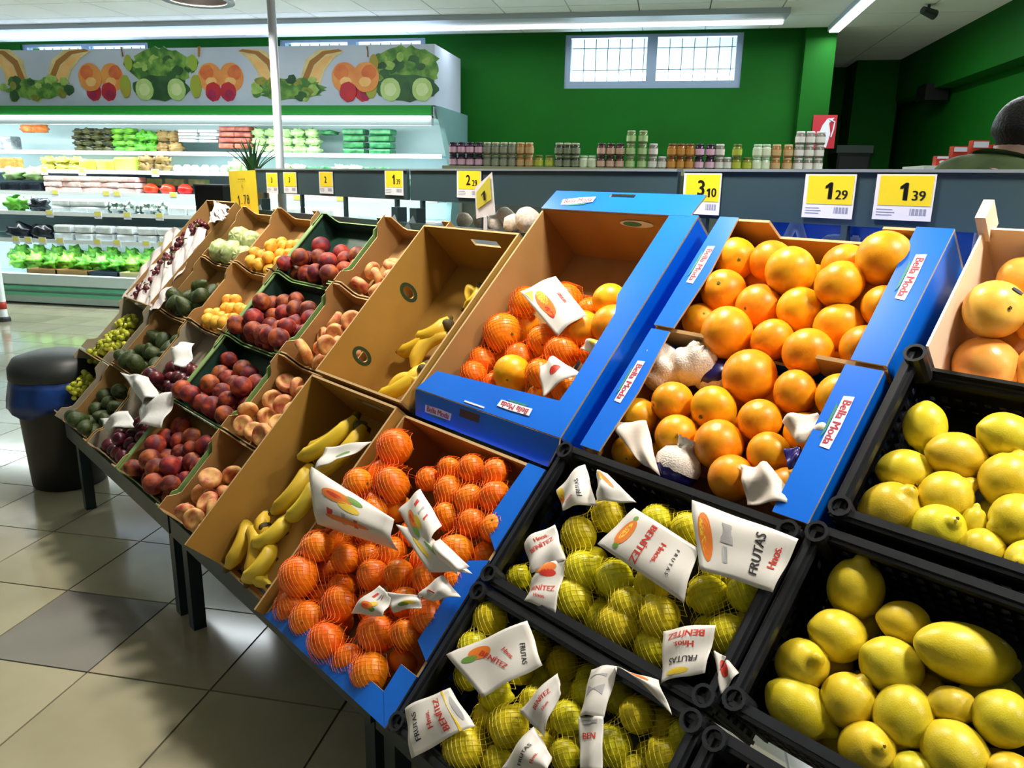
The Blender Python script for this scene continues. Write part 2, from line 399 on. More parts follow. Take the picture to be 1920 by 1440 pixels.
# clip-on ticket leaning at the back of the banana box
a, b, c, d = (on_plane(*q, SW, SW * 1.60) for q in ((890, 352), (922, 323), (928, 402), (893, 410)))
r = empty('clip_ticket', None, 'tilted clear plastic ticket holder clipped behind the empty banana box', 'price ticket')
nrm = -SW
def quad_slab(a, b, c, d, t, mi=0):
    mb = MB(); n_ = (b - a).cross(d - a).normalized()
    v = [a, b, c, d] + [p + n_ * t for p in (a, b, c, d)]
    return mb.add(v, [(0, 1, 2, 3), (7, 6, 5, 4), (0, 4, 5, 1), (1, 5, 6, 2), (2, 6, 7, 3), (3, 7, 4, 0)])
quad_slab(a, b, c, d, .002).build('card', M_TW, r)
m1 = lambda t, q: a.lerp(b, t).lerp(d.lerp(c, t), q) - SW * .003
quad_slab(m1(.12, .2), m1(.9, .06), m1(.9, .62), m1(.12, .72), .001).build('yellow_field', mat('ticket_yellow2', rgb(206, 200, 70), rough=.4), r)
lettering('1', .07, M_INK, r, None, fn=lambda x, y: m1(.5 + x / .09, .45 - y / .2) - SW * .002)
MB().tube([(c + d) / 2, (c + d) / 2 - SZ * .05], .006, 6).build('clip', M_TW, r)
# yellow sign at the end of the stand
a, b, c, d = (on_plane(*q, SW, SW * 1.55) for q in ((428, 321), (478, 319), (485, 402), (436, 405)))
r = empty('yellow_price_sign', None, 'plain yellow hand lettered price sign above the apricots', 'sign')
m2 = lambda t, q: a.lerp(b, t).lerp(d.lerp(c, t), q) - SW * .003
quad_slab(a, b, c, d, .002).build('card', M_YEL, r)
ww = (b - a).length; hh = (d - a).length
MI2 = mat('ink_brown', rgb(120, 100, 20), rough=.5)
lettering('-----', .05, MI2, r, None, fn=lambda x, y: m2(.5 + x / ww, .17 - y / hh))
lettering('kg', .022, MI2, r, None, fn=lambda x, y: m2(.5 + x / ww, .34 - y / hh))
lettering('1.78', .062, M_INK, r, None, fn=lambda x, y: m2(.5 + x / ww, .66 - y / hh))
MB().tube([(c + d) / 2, (c + d) / 2 - SZ * .16], .005, 6).build('stick', M_EDGE, r)
# white pole up to the ceiling at the end of the stand
r = empty('white_pole', HM @ T3(-3.47, 1.70, 0), 'slim white pole rising from the stand end to the ceiling', 'pole')
MB().tube([(0, 0, 0), (0, 0, CEIL - .006)], .019, 12).build('tube', mat('pole_white', rgb(206, 216, 232), rough=.35), r, smooth=True)
MB().tube([(0, 0, 0), (0, 0, .02)], .05, 16).build('foot', M_EDGE, r); MB().tube([(0, 0, CEIL - .03), (0, 0, CEIL - .005)], .04, 16).build('collar', M_EDGE, r)

# ---- dome pendants in a row over the stand (only the first reaches into the picture)
M_DOME = mat('pendant_black', rgb(22, 22, 24), rough=0.3); M_DOMEI = mat('pendant_inside', rgb(120, 116, 114), rough=0.4, metal=.3)
M_BULB = mat('pendant_bulb', (1, 1, 1), emit=(1, 0.95, 0.86), es=6.0)
PZ = 2.08
for k, u in enumerate((-3.42, -2.28, -1.14, 0.0, 1.14)):
    r = empty('pendant_lamp', HM @ T3(u, 1.36, PZ), 'black dome pendant lamp hanging above the sloping stand', 'lamp', 'pendant lamps over the stand')
    prof = [(.142, 0), (.142, .012), (.135, .04), (.105, .10), (.05, .14), (.03, .20), (.0, .20)]
    n_ = 28; mb = MB()
    def shell(pr, flip):
        v = []
        for (q, z) in pr:
            for j in range(n_): v.append((q * math.cos(2 * PI * j / n_), q * math.sin(2 * PI * j / n_), z))
        f = [(i * n_ + j, i * n_ + (j + 1) % n_, (i + 1) * n_ + (j + 1) % n_, (i + 1) * n_ + j) for i in range(len(pr) - 1) for j in range(n_)]
        return v, [q[::-1] for q in f] if flip else f
    v, f = shell(prof, False); mb.add(v, f, 0)
    v, f = shell([(.142, 0), (.112, .002)], True); mb.add(v, f, 0)
    v, f = shell([(.112, .002), (.112, .04), (.09, .095), (.04, .13), (0.001, .13)], True); mb.add(v, f, 1)
    mb.build('shade', [M_DOME, M_DOMEI], r, smooth=True)
    MB().lathe([(.01, .03), (.035, .045), (.04, .075), (.02, .12)], 12).build('bulb', M_BULB, r, smooth=True)
    MB().tube([(0, 0, .2), (0, 0, CEIL - PZ - .004)], .004, 6).build('cord', M_BLACK, r)
    d = bpy.data.lights.new('pendant_light', 'AREA'); d.shape = 'DISK'; d.size = .2; d.energy = 21; d.color = (1, 0.92, 0.79); d.spread = 2.6
    lo = bpy.data.objects.new('pendant_light', d); col.objects.link(lo); lo.matrix_world = HM @ T3(u, 1.36, PZ + .012)

# ================================================================== boxes
M_KRAFT = mat('cardboard_kraft', rgb(150, 112, 62), rgb(164, 126, 74), rough=0.75, scale=5, bump=0.03, bscale=90)
M_KEDGE = mat('cardboard_edge', rgb(196, 164, 116), rough=0.8)
M_BAN = mat('cardboard_ochre', rgb(158, 116, 42), rgb(170, 128, 52), rough=0.7, scale=4)
M_GREYC = mat('cardboard_grey', rgb(148, 140, 122), rgb(160, 152, 134), rough=0.75, scale=6)
M_GRNC = mat('cardboard_green', rgb(120, 158, 92), rgb(138, 172, 108), rough=0.55, scale=14)
M_DGRN = mat('cardboard_dark_green', rgb(20, 52, 44), rgb(30, 66, 52), rough=0.5, scale=12)
M_BLUE = mat('carton_blue', rgb(2, 104, 226), rgb(6, 112, 234), rough=0.28, scale=5, coat=0.3)
M_WOODW = mat('carton_cream', rgb(232, 204, 178), rgb(238, 212, 188), rough=0.6, scale=6)
M_CRATE = mat('crate_black', rgb(18, 19, 21), rgb(24, 25, 27), rough=0.32, scale=20)
M_CRIM = mat('crate_rim', rgb(34, 36, 42), rgb(40, 42, 48), rough=0.28, scale=20)
def panel_poly(poly, t, axis, pos, inner, mi_out=0, mi_in=1, mi_edge=2):
    """poly in (a, n); axis 'u': panel spans s (a = s) at u = pos; axis 's': panel spans u at s = pos. inner: +1/-1 side of the inside"""
    mb = MB(); k = len(poly)
    def P(a, n_, o): return (pos + o, a, n_) if axis == 'u' else (a, pos + o, n_)
    v = [P(a, n_, 0) for a, n_ in poly] + [P(a, n_, t * inner) for a, n_ in poly]
    f = [tuple(range(k)), tuple(range(2 * k - 1, k - 1, -1))] + [(i, i + k, (i + 1) % k + k, (i + 1) % k) for i in range(k)]
    return mb.add(v, f, [mi_out, mi_in] + [mi_edge] * k)
def rect(a0, a1, n0, n1): return [(a0, n0), (a1, n0), (a1, n1), (a0, n1)]
def tray(name, label, cat, u0, u1, s0, s1, h, m_out, m_in, m_edge=None, group=None, n0=0.0, low=None, post=None, front=None, left=None, right=None, back=None, t=.004):
    """open cardboard box; low = wall height between the raised corners"""
    m_edge = m_edge or M_KEDGE
    r = empty(name, SM @ T3(u0, s0, n0), label, cat, group)
    w, l = u1 - u0, s1 - s0; ms = [m_out, m_in, m_edge]
    MB().box(0, w, 0, l, 0, t).build('bottom', [m_in], r)
    def prof(L, hh, lw):
        if lw is None or lw >= hh: return rect(0, L, 0, hh)
        c = min(.06, L * .2); return [(0, 0), (L, 0), (L, hh), (L - c * .7, hh), (L - c, lw + .01), (L - c * 1.25, lw), (c * 1.25, lw), (c, lw + .01), (c * .7, hh), (0, hh)]
    hl = h if left is None else left; hr = h if right is None else right; hb = h if back is None else back; hf = h if front is None else front
    panel_poly(prof(l, hl, low), t, 'u', 0, 1).build('side_panel', ms, r)
    panel_poly(prof(l, hr, low), t, 'u', w, -1).build('side_panel', ms, r)
    panel_poly(prof(w, hf, post), t, 's', 0, 1).build('front_panel', ms, r)
    panel_poly(prof(w, hb, post), t, 's', l, -1).build('back_panel', ms, r)
    return r
def ellipse(cx, cy, a, b, n=14): return [(cx + a * math.cos(2 * PI * i / n), cy + b * math.sin(2 * PI * i / n)) for i in range(n)]
def holed(mb, x0, x1, y0, y1, hole, place, t, mi=(0, 1, 2)):
    """rectangular board with one hole; place(x, y, off) -> 3D"""
    cx = sum(p[0] for p in hole) / len(hole); cy = sum(p[1] for p in hole) / len(hole)
    angs = sorted([math.atan2(p[1] - cy, p[0] - cx) for p in hole] + [math.atan2(y - cy, x - cx) for x in (x0, x1) for y in (y0, y1)])
    def out(a):
        dx, dy = math.cos(a), math.sin(a); ts = []
        if dx > 1e-9: ts.append((x1 - cx) / dx)
        if dx < -1e-9: ts.append((x0 - cx) / dx)
        if dy > 1e-9: ts.append((y1 - cy) / dy)
        if dy < -1e-9: ts.append((y0 - cy) / dy)
        q = min(ts); return cx + dx * q, cy + dy * q
    hp = [(p[0] - cx, p[1] - cy) for p in hole]
    def inn(a):
        dx, dy = math.cos(a), math.sin(a); best = None
        for i in range(len(hp)):
            ax, ay = hp[i]; bx, by = hp[(i + 1) % len(hp)]; ex, ey = bx - ax, by - ay
            den = dx * ey - dy * ex
            if abs(den) < 1e-12: continue
            q = (ax * ey - ay * ex) / den; w_ = (ax * dy - ay * dx) / den
            if q > 0 and -1e-6 <= w_ <= 1 + 1e-6: best = q
        return cx + dx * best, cy + dy * best
    O = [out(a) for a in angs]; I = [inn(a) for a in angs]; k = len(angs)
    v = [place(x, y, 0) for x, y in O] + [place(x, y, 0) for x, y in I] + [place(x, y, t) for x, y in O] + [place(x, y, t) for x, y in I]
    f = []; m_ = []
    for i in range(k):
        j = (i + 1) % k
        f += [(i, j, j + k, i + k), (i + 2 * k, i + 3 * k, j + 3 * k, j + 2 * k), (i + k, j + k, j + 3 * k, i + 3 * k), (i, i + 2 * k, j + 2 * k, j)]
        m_ += [mi[0], mi[1], mi[2], mi[2]]
    return mb.add(v, f, m_)

# small 40 x 30 fruit boxes, four rows up the slope
ROW = [(.022, .312), (.318, .606), (.612, .900), (.906, 1.195)]
rown = ['in the lowest row', 'second row up', 'third row up', 'in the top row by the rail']
C1, C2, C3, C4, C5 = (-3.80, -3.47), (-3.455, -3.115), (-3.10, -2.76), (-2.745, -2.315), (-2.300, -1.935)
tray('grape_box', 'long grey cardboard box of green grapes in the lowest row', 'box', *C1, .022, .30, .13, M_GREYC, M_GREYC, low=.10, front=.06)
tray('grape_box', 'grey cardboard box of green grapes below the red grapes', 'box', *C1, .31, .60, .13, M_GREYC, M_GREYC, low=.10, front=.07)
RG = tray('grape_box', 'cardboard box of red grapes lined with white paper', 'box', *C1, .61, 1.19, .13, M_KRAFT, M_KRAFT, front=.09)
for k in range(4):
    tray('avocado_box' if k < 3 else 'cherimoya_box', 'brown cardboard box of %s %s' % ('dark green avocados' if k < 3 else 'pale green cherimoyas', rown[k]), 'box', *C2, *ROW[k], .10, M_KRAFT, M_KRAFT, low=.085, post=.055, n0=0)
for k in range(4):
    if k < 2: tray('plum_box', 'pale green printed box of dark plums with white plastic %s' % rown[k], 'box', *C3, *ROW[k], .10, M_GRNC, M_GREYC, low=.085, post=.05)
    else: tray('apricot_box', 'brown cardboard box of yellow apricots %s' % rown[k], 'box', *C3, *ROW[k], .11, M_KRAFT, M_KRAFT, low=.09, post=.05)
for k in range(4):
    pb_ = tray('peach_box', 'green edged cardboard box of red peaches %s' % rown[k], 'box', *C4, *ROW[k], .10, M_GRNC, M_DGRN if k else M_KRAFT, M_GRNC, low=.092, post=.055)
    MB().box(-.012, .012, .0, ROW[k][1] - ROW[k][0], .0925, .0965).build('rim_fold', M_GRNC, pb_)
for k in range(4):
    tray('flat_peach_box', 'brown cardboard box of flat peaches %s' % rown[k], 'box', *C5, *ROW[k], .11, M_KRAFT, M_KRAFT, low=.085, post=.05, left=.115)

# banana boxes: tall ochre cartons with oval vents
M_VENT = mat('vent_rim_green', rgb(40, 62, 30), rough=.6)
def banana_box(label, s0, s1, empty_):
    u0, u1, h, t = -1.918, -1.500, .185, .006
    r = empty('banana_box', SM @ T3(u0, s0, 0), label, 'box'); w, l = u1 - u0, s1 - s0
    ms = [M_BAN, M_BAN, M_KEDGE]
    MB().box(0, w, 0, l, 0, t).build('bottom', [M_BAN], r)
    mb = MB()
    if empty_:
        holed(mb, 0, l / 2, 0, h, ellipse(l * .22, h * .51, .014, .024), lambda x, y, o: (o, x, y), t)
        holed(mb, l / 2, l, 0, h, ellipse(l * .66, h * .51, .014, .024), lambda x, y, o: (o, x, y), t)
    else: mb = panel_poly(rect(0, l, 0, h), t, 'u', 0, 1)
    side = mb.build('side_panel', ms, r)
    if empty_:
        for q in (.22, .66):
            e = MB(); K = ellipse(l * q, h * .51, .023, .037, 20); K2 = ellipse(l * q, h * .51, .014, .024, 20)
            e.add([(t + .001, x, y) for x, y in K] + [(t + .001, x, y) for x, y in K2], [(i, (i + 1) % 20, (i + 1) % 20 + 20, i + 20) for i in range(20)])
            e.build('printed_ring', M_VENT, side)
    panel_poly(rect(0, l, 0, h), t, 'u', w, -1).build('side_panel', ms, r)
    panel_poly(rect(0, w, 0, h if empty_ else .07), t, 's', 0, 1).build('front_panel', ms, r)
    mb = MB(); holed(mb, 0, w, 0, h, [(w * .45, h * .66), (w * .72, h * .66), (w * .72, h * .80), (w * .45, h * .80)], lambda x, y, o: (x, l - o, y), t)
    mb.build('back_panel', ms, r)
    return r
banana_box('ochre banana carton with ripe bananas in its lower half', .012, .560, False)
banana_box('nearly empty ochre banana carton with oval vents and one bunch', .572, 1.112, True)

# blue cartons with folded flanges and a small logo
M_LRED = mat('logo_red', rgb(206, 60, 80), rough=.5); M_LGRN = mat('logo_green', rgb(40, 130, 110), rough=.5); M_LW = mat('logo_white', rgb(224, 232, 246), rough=.4)
def logo(parent, x, y, z, rot, size=.019, M=None):
    M = T3(x, y, z) @ Matrix.Rotation(rot, 4, 'Z') if M is None else M
    v, f = text2d('Bella Moda', size); wd = max(p[0] for p in v)
    MB().prism([(-wd - .006, -size * .5), (wd + .006, -size * .42), (wd + .008, size * .45), (wd * .2, size * .5), (-wd - .008, size * .4)], 0, .0006).build('logo_ground', M_LW, parent, M)
    lettering('Bella Moda', size, M_LRED, parent, M @ T3(0, 0, .0012), ((0, 0), (.0008, 0)), 'logo_lettering')
    MB().prism([(-wd * .8, -size * .75), (wd * .8, -size * .72), (wd * .5, -size * .52), (-wd * .6, -size * .52)], 0, .0008).build('logo_stripe', M_LGRN, parent, M)
def blue_box(label, u0, u1, s0, s1, h, flanges, front=None, back=None, logos=()):
    t = .006; r = empty('blue_carton', SM @ T3(u0, s0, 0), label, 'box', None); w, l = u1 - u0, s1 - s0
    ms = [M_BLUE, M_KRAFT, M_KEDGE]
    MB().box(0, w, 0, l, 0, t).build('bottom', [M_KRAFT], r)
    panel_poly(rect(0, l, 0, h), t, 'u', 0, 1).build('side_panel', ms, r)
    panel_poly(rect(0, l, 0, h), t, 'u', w, -1).build('side_panel', ms, r)
    panel_poly(rect(0, w, 0, h if front is None else front), t, 's', 0, 1).build('front_panel', ms, r)
    hb = h if back is None else back
    panel_poly(rect(0, w, 0, hb) if hb > .16 or hb < .12 else [(0, 0), (w, 0), (w, .178), (w * .74, .178), (w * .72, hb), (w * .27, hb), (w * .25, .178), (0, .178)], t, 's', l, -1).build('back_panel', ms, r)
    for (poly, z) in flanges:
        mb = MB(); mb.prism(poly, z, z + .004, 0)
        k = len(poly); mb.m = [1, 0] + [2] * k
        mb.build('flange', ms, r)
    for (x, y, z, rot) in logos: logo(r, x, y, z, rot)
    return r
# upper mandarin carton
u0, u1, s0, s1 = -1.487, -1.005, .622, 1.205; w, l = u1 - u0, s1 - s0
UB = blue_box('large blue carton of mandarins and a few oranges, tall brown back', u0, u1, s0, s1, .178,
     [([(0, 0), (w, 0), (w - .055, .075), (.03, .058)], .178), ([(w, 0), (w, l), (w - .075, l), (w - .078, l * .60), (w - .055, l * .52), (w - .052, .12), (w - .055, .075)], .1785)],
     logos=[(w * .68, .03, .1835, PI)])
# its raised rear flap with a hand slot, standing up from the back rim
mb = MB(); holed(mb, -.002, w - .02, 0, .072, [(w * .40, .054), (w * .56, .054), (w * .56, .066), (w * .40, .066)], lambda x, y, o: (x, l - .004 + y * .98, .179 + o - y * .12), .004, (0, 1, 2))
mb.build('rear_flange', [M_KRAFT, M_BLUE, M_KEDGE], UB)
logo(UB, w * .22, l + .028, .1815, .12, .02)
st_ = MB().prism(ellipse(0, 0, .05, .012, 18), 0, .0008).build('stamp', M_LW, UB, T3(w * .62, l - .0075, .15) @ Matrix.Rotation(PI / 2, 4, 'X'))
MB().prism(ellipse(-.012, 0, .028, .008, 14), 0, .0014).build('stamp_print', M_LGRN, UB, T3(w * .62, l - .0078, .15) @ Matrix.Rotation(PI / 2, 4, 'X'))
# print on its front face and the hand slot in the fold
mbf = MB(); mbf.prism([(0, 0), (0, -.012), (.012, -.062), (w - .02, -.062), (w, -.012), (w, 0)], 0, .004, 0); mbf.m = [1, 0] + [2] * 6
ff = mbf.build('front_flap', [M_BLUE, M_KRAFT, M_KEDGE], UB, T3(0, 0, .178) @ Matrix.Rotation(math.radians(34), 4, 'X'))
logo(ff, w * .2, -.036, .0045, 0, .019)
MB().prism([(w * .36, -.026), (w * .50, -.026), (w * .50, -.008), (w * .36, -.008)], .0, .0052).build('hand_slot', mat('slot_dark', rgb(70, 54, 50), rough=.6), ff)
MB().prism([(w * .37, .006), (w * .51, .006), (w * .51, .010), (w * .37, .010)], .0, .0055, 0, T3(0, 0, .178)).build('slot_fold', M_LW, UB)
# lower mandarin carton
s0, s1 = .012, .555; l = s1 - s0
LB = blue_box('blue carton full of netted mandarins in the lower row', u0, u1, s0, s1, .165,
     [([(w, .0), (w, .10), (w - .05, .10), (w - .05, .045)], .165), ([(w, .13), (w, .34), (w - .045, .32), (w - .045, .15)], .166), ([(w, .36), (w, l), (w - .05, l), (w - .06, .40)], .165),
      ([(0, 0), (w, 0), (w - .05, .045), (.03, .04)], .164)], front=.164)
# two orange cartons
u0, u1 = -.952, -.492; w = u1 - u0
for (s0, s1, lab, dy) in ((.622, .905, 'blue carton of loose oranges, lower of two, beside the netted lemons', 0), (.915, 1.205, 'blue carton of loose oranges under the price tickets', 1)):
    l = s1 - s0
    b_ = blue_box(lab, u0, u1, s0, s1, .178,
        [([(0, 0), (.048, 0), (.055, l * .5), (.045, l), (0, l)], .178), ([(w, 0), (w, l), (w - .062, l), (w - .058, 0)], .178)], front=.12 if dy else .09, back=.10 if not dy else .132,
        logos=[(.024, l * .55, .1825, -PI / 2), (w - .03, l * .62, .1825, -PI / 2)])
    for x0, x1 in ((.0, .13), (w - .12, w)):
        if dy: MB().box(x0, x1, -.004, .004, .12, .172).build('corner_tab', [M_KRAFT], b_)
# grapefruit box: pale carton
r = tray('grapefruit_box', 'pale wooden looking carton of large yellow grapefruit', 'box', -.452, .04, .966, 1.215, .178, M_WOODW, M_WOODW, mat('cream_edge', rgb(246, 234, 222), rough=.6), front=.10)
MB().box(-.004, .012, .235, .275, .16, .215).build('corner_post', [M_WOODW], r)

# black plastic crates with lattice walls and socket corners
def crate(label, u0, u1, s0, s1, h=.178, group='black plastic crates', dip=0.0):
    r = empty('plastic_crate', SM @ T3(u0, s0, 0), label, 'crate', group); w, l = u1 - u0, s1 - s0
    MB().box(0, w, 0, l, 0, .006).build('bottom', M_CRATE, r)
    def lattice(L, place, h=h):
        mb = MB(); t = .006
        def bar(a0, a1, z0, z1):
            P = [place(a, o, z) for z in (z0, z1) for (a, o) in ((a0, 0), (a1, 0), (a1, t), (a0, t))]
            mb.add(P, [(0, 3, 2, 1), (4, 5, 6, 7), (0, 1, 5, 4), (1, 2, 6, 5), (2, 3, 7, 6), (3, 0, 4, 7)])
        k = int(L / .021)
        for i in range(k + 1): bar(i * L / k - .004, i * L / k + .004, 0, h - .02)
        for z in (0, .035, .065, .095, .125): bar(0, L, z, z + .012)
        bar(0, L, h - .05, h - .012)
        return mb
    lattice(l, lambda a, o, z: (o, a, z)).build('side_wall', M_CRATE, r); lattice(l, lambda a, o, z: (w - o, a, z)).build('side_wall', M_CRATE, r)
    lattice(w, lambda a, o, z: (a, o, z)).build('end_wall', M_CRATE, r); lattice(w, lambda a, o, z: (a, l - o, z), h - dip).build('end_wall', M_CRATE, r)
    rim = MB()
    for (x0, x1, y0, y1) in ((-.004, .016, 0, l), (w - .016, w + .004, 0, l), (0, w, -.004, .016), (0, w, l - .016, l + .004)):
        d_ = dip if y0 > .1 else 0
        rim.box(x0, x1, y0, y1, h - .014 - d_, h - d_)
        rim.box(x0 + .006, x1 - .006, y0 + .006, y1 - .006, h - d_, h + .006 - d_)
    rim.build('rim', M_CRIM, r)
    for x in (.012, w - .012):
        for y in (.012, l - .012):
            mb = MB(); n_ = 14; v = []
            for (q, z) in ((.017, h - .05), (.017, h + .012), (.012, h + .012), (.012, h - .04)):
                v += [(x + q * math.cos(2 * PI * j / n_), y + q * math.sin(2 * PI * j / n_), z) for j in range(n_)]
            mb.add(v, [(i * n_ + j, i * n_ + (j + 1) % n_, (i + 1) * n_ + (j + 1) % n_, (i + 1) * n_ + j) for i in range(3) for j in range(n_)] + [tuple(3 * n_ + j for j in range(n_))])
            mb.build('corner_socket', M_CRIM, r)
    return r
crate('black plastic crate of netted lemons in the lowest row', -.985, -.500, .025, .305)
crate('black plastic crate of netted lemons below the loose oranges', -.985, -.500, .318, .612)
crate('black plastic crate in the lowest row, below the large loose lemons', -.484, .03, .025, .300)
crate('black plastic crate of large loose lemons, lower of two', -.484, .03, .335, .625)
crate('black plastic crate of loose lemons just below the grapefruit', -.470, .044, .650, .955, dip=.055)

# ================================================================== fruit
def fruit_mesh(name, m, prof_fn, nseg=24, nring=16, mod=None):
    mb = MB(); v = []; f = []
    v.append((0, 0, prof_fn(0.0)[1]))
    for i in range(1, nring):
        t = i / nring; r_, z = prof_fn(t)
        for j in range(nseg):
            w = 2 * PI * j / nseg; v.append((r_ * math.cos(w), r_ * math.sin(w), z))
    v.append((0, 0, prof_fn(1.0)[1])); e = len(v) - 1
    if mod: v = [mod(*p) for p in v]
    f += [(0, 1 + (j + 1) % nseg, 1 + j)[::-1] for j in range(nseg)]
    for i in range(nring - 2):
        b = 1 + i * nseg
        f += [(b + j, b + nseg + j, b + nseg + (j + 1) % nseg, b + (j + 1) % nseg) for j in range(nseg)]
    b = 1 + (nring - 2) * nseg
    f += [(b + j, e, b + (j + 1) % nseg) for j in range(nseg)]
    return mb.add(v, f).mesh(name, m, smooth=True)
def p_sphere(sq=1.0, dimple=.0, w=.22):
    def fn(t):
        a = PI * t; r_ = math.sin(a); z = math.cos(a) * sq
        z -= dimple * math.exp(-(a / w) ** 2); z += dimple * .6 * math.exp(-((PI - a) / w) ** 2); return r_, z
    return fn
def lumpy(amp, seed, fr=2.2):
    rs = random.Random(seed); ph = [rs.uniform(0, 6.28) for _ in range(6)]
    def mod(x, y, z):
        k = 1 + amp * (math.sin(fr * x + ph[0]) * math.sin(fr * y + ph[1]) + .6 * math.sin(fr * 1.7 * z + ph[2]) * math.cos(fr * 1.3 * x + ph[3]))
        return x * k, y * k, z * k
    return mod
M_ORANGE = mat('orange_peel', rgb(240, 150, 8), rgb(250, 176, 28), rough=0.36, scale=1.6, bump=0.06, bscale=26, rand=0.30, spec=.45)
M_MAND = mat('mandarin_peel', rgb(248, 124, 8), rgb(252, 150, 22), rough=0.36, scale=1.6, bump=0.06, bscale=24, rand=0.25, spec=.45)
M_LEMON = mat('lemon_peel', rgb(214, 190, 34), rgb(232, 210, 62), rough=0.34, scale=1.4, bump=0.07, bscale=20, rand=0.35, spec=.45)
M_LEMONN = mat('lemon_peel_greenish', rgb(208, 196, 24), rgb(230, 216, 46), rough=0.34, scale=1.4, bump=0.07, bscale=20, rand=0.3, spec=.4)
M_GRAPEF = mat('grapefruit_peel', rgb(236, 160, 62), rgb(242, 190, 92), rough=0.32, scale=1.2, bump=0.04, bscale=22, rand=0.3)
M_PEACH = mat('peach_skin', rgb(98, 24, 34), rgb(214, 100, 40), rough=0.6, scale=1.1, rand=0.35, lo=.42, hi=.80)
M_FLATP = mat('flat_peach_skin', rgb(168, 66, 50), rgb(232, 178, 110), rough=0.6, scale=1.2, rand=0.3, lo=.3, hi=.62)
M_APRI = mat('apricot_skin', rgb(234, 146, 36), rgb(244, 196, 74), rough=0.55, scale=1.3, rand=0.25, lo=.3, hi=.6)
M_AVO = mat('avocado_skin', rgb(38, 48, 22), rgb(66, 84, 34), rough=0.4, scale=4, bump=0.25, bscale=18, rand=0.3)
M_PLUM = mat('plum_skin', rgb(52, 18, 34), rgb(112, 30, 44), rough=0.35, scale=1.5, rand=0.3)
M_CHERI = mat('cherimoya_skin', rgb(150, 172, 104), rgb(206, 214, 160), rough=0.55, scale=3, rand=0.2)
M_STEM = mat('stem_green', rgb(92, 104, 36), rough=0.7)
M_STEMB = mat('stem_brown', rgb(88, 62, 24), rough=0.8)
OR_ME = [fruit_mesh('orange', M_ORANGE, p_sphere(q, .06, .2), 28, 18, lumpy(.012, k)) for k, q in enumerate((.96, 1.0, 1.04, .92))]
MA_ME = [fruit_mesh('mandarin', M_MAND, p_sphere(q, .07, .3), 24, 16, lumpy(.015, k)) for k, q in enumerate((.90, .86, .96))]
GF_ME = [fruit_mesh('grapefruit', M_GRAPEF, p_sphere(.93, .05, .25), 28, 18, lumpy(.012, k)) for k in range(2)]
def p_lemon(n1, n2, L=1.32):
    def fn(t):
        a = PI * t; z = math.cos(a); r_ = math.sin(a) ** .92
        zz = z * L
        nip = n1 * math.exp(-(a / .30) ** 2) ; nip2 = n2 * math.exp(-((PI - a) / .30) ** 2)
        if a < .55: r_ = max(r_ * (1 - .25 * math.exp(-((a - .42) / .14) ** 2)), 0)
        return r_, zz + nip - nip2
    return fn
LE_ME = [fruit_mesh('lemon', M_LEMON, p_lemon(a, b, L), 28, 26, lumpy(.022, k)) for k, (a, b, L) in enumerate(((.30, .10, 1.22), (.22, .18, 1.15), (.38, .12, 1.1), (.16, .10, 1.2)))]
LN_ME = [fruit_mesh('lemon', M_LEMONN, p_lemon(a, b, L), 24, 20, lumpy(.02, k + 9)) for k, (a, b, L) in enumerate(((.22, .10, 1.16), (.18, .15, 1.1), (.26, .1, 1.08)))]
def crease(d, w=.10):
    def mod(x, y, z):
        ang = abs(math.atan2(y, x)) if x > 0 else 9
        k = 1 - d * math.exp(-(ang / w / 2) ** 2); return x * k, y * k, z
    return mod
PE_ME = [fruit_mesh('peach', M_PEACH, p_sphere(q, .16, .28), 24, 14, crease(.08)) for q in (.94, .9, 1.0)]
AP_ME = [fruit_mesh('apricot', M_APRI, p_sphere(q, .12, .28), 20, 12, crease(.10)) for q in (1.0, 1.08)]
PL_ME = [fruit_mesh('plum', M_PLUM, p_sphere(1.05, .08, .25), 20, 12, crease(.05))]
def p_flat(t):
    a = PI * t; r_ = math.sin(a) ** .6; z = math.cos(a) * .52
    z -= .34 * math.exp(-(a / .42) ** 2); z += .22 * math.exp(-((PI - a) / .42) ** 2); return r_, z
FP_ME = [fruit_mesh('flat_peach', M_FLATP, p_flat, 24, 18, lumpy(.02, k)) for k in range(2)]
def p_avo(t):
    a = PI * t; z = math.cos(a); r_ = math.sin(a) * (.78 - .26 * z); return r_, z * 1.12
AV_ME = [fruit_mesh('avocado', M_AVO, p_avo, 20, 14)]
def cheri(x, y, z):
    k = 1 + .05 * math.sin(7 * math.atan2(y, x)) * math.sin(8 * z); return x * k, y * k, z * k
CH_ME = [fruit_mesh('cherimoya', M_CHERI, p_sphere(1.05, .1, .3), 28, 18, cheri)]
def calyx(m, r_, k=5):
    mb = MB(); pts = []
    for i in range(2 * k):
        w = PI * i / k; q = r_ * (1 if i % 2 == 0 else .55); pts.append((q * math.cos(w), q * math.sin(w)))
    mb.prism(pts, -.04, .03); return mb.mesh('calyx', m)
CALYX = calyx(M_STEM, .09); CALYXB = calyx(M_STEMB, .065)
def rot_rand(rs): return Euler((rs.uniform(0, 6.28), rs.uniform(0, 6.28), rs.uniform(0, 6.28))).to_matrix().to_4x4()
def zto(axis, spin=0.0):
    return axis.to_track_quat('Z', 'Y').to_matrix().to_4x4() @ Matrix.Rotation(spin, 4, 'Z')
RS = random.Random(3)
def put(me, name, loc, r_, R, label=None, cat=None, group=None, parent=None, sx=1.0, sz=1.0, stem=None, sz0=.9):
    """loc in the stand frame; parent roots carry SM already"""
    M = T3(*loc) @ R @ Matrix.Diagonal((r_ * sx, r_ * sx, r_ * sz, 1))
    o = ob(name, me, parent, M if parent is not None else SM @ M)
    if label: tag(o, label, cat, group)
    if stem is not None: ob('stem_end', stem, o, T3(0, 0, sz0))
    return o
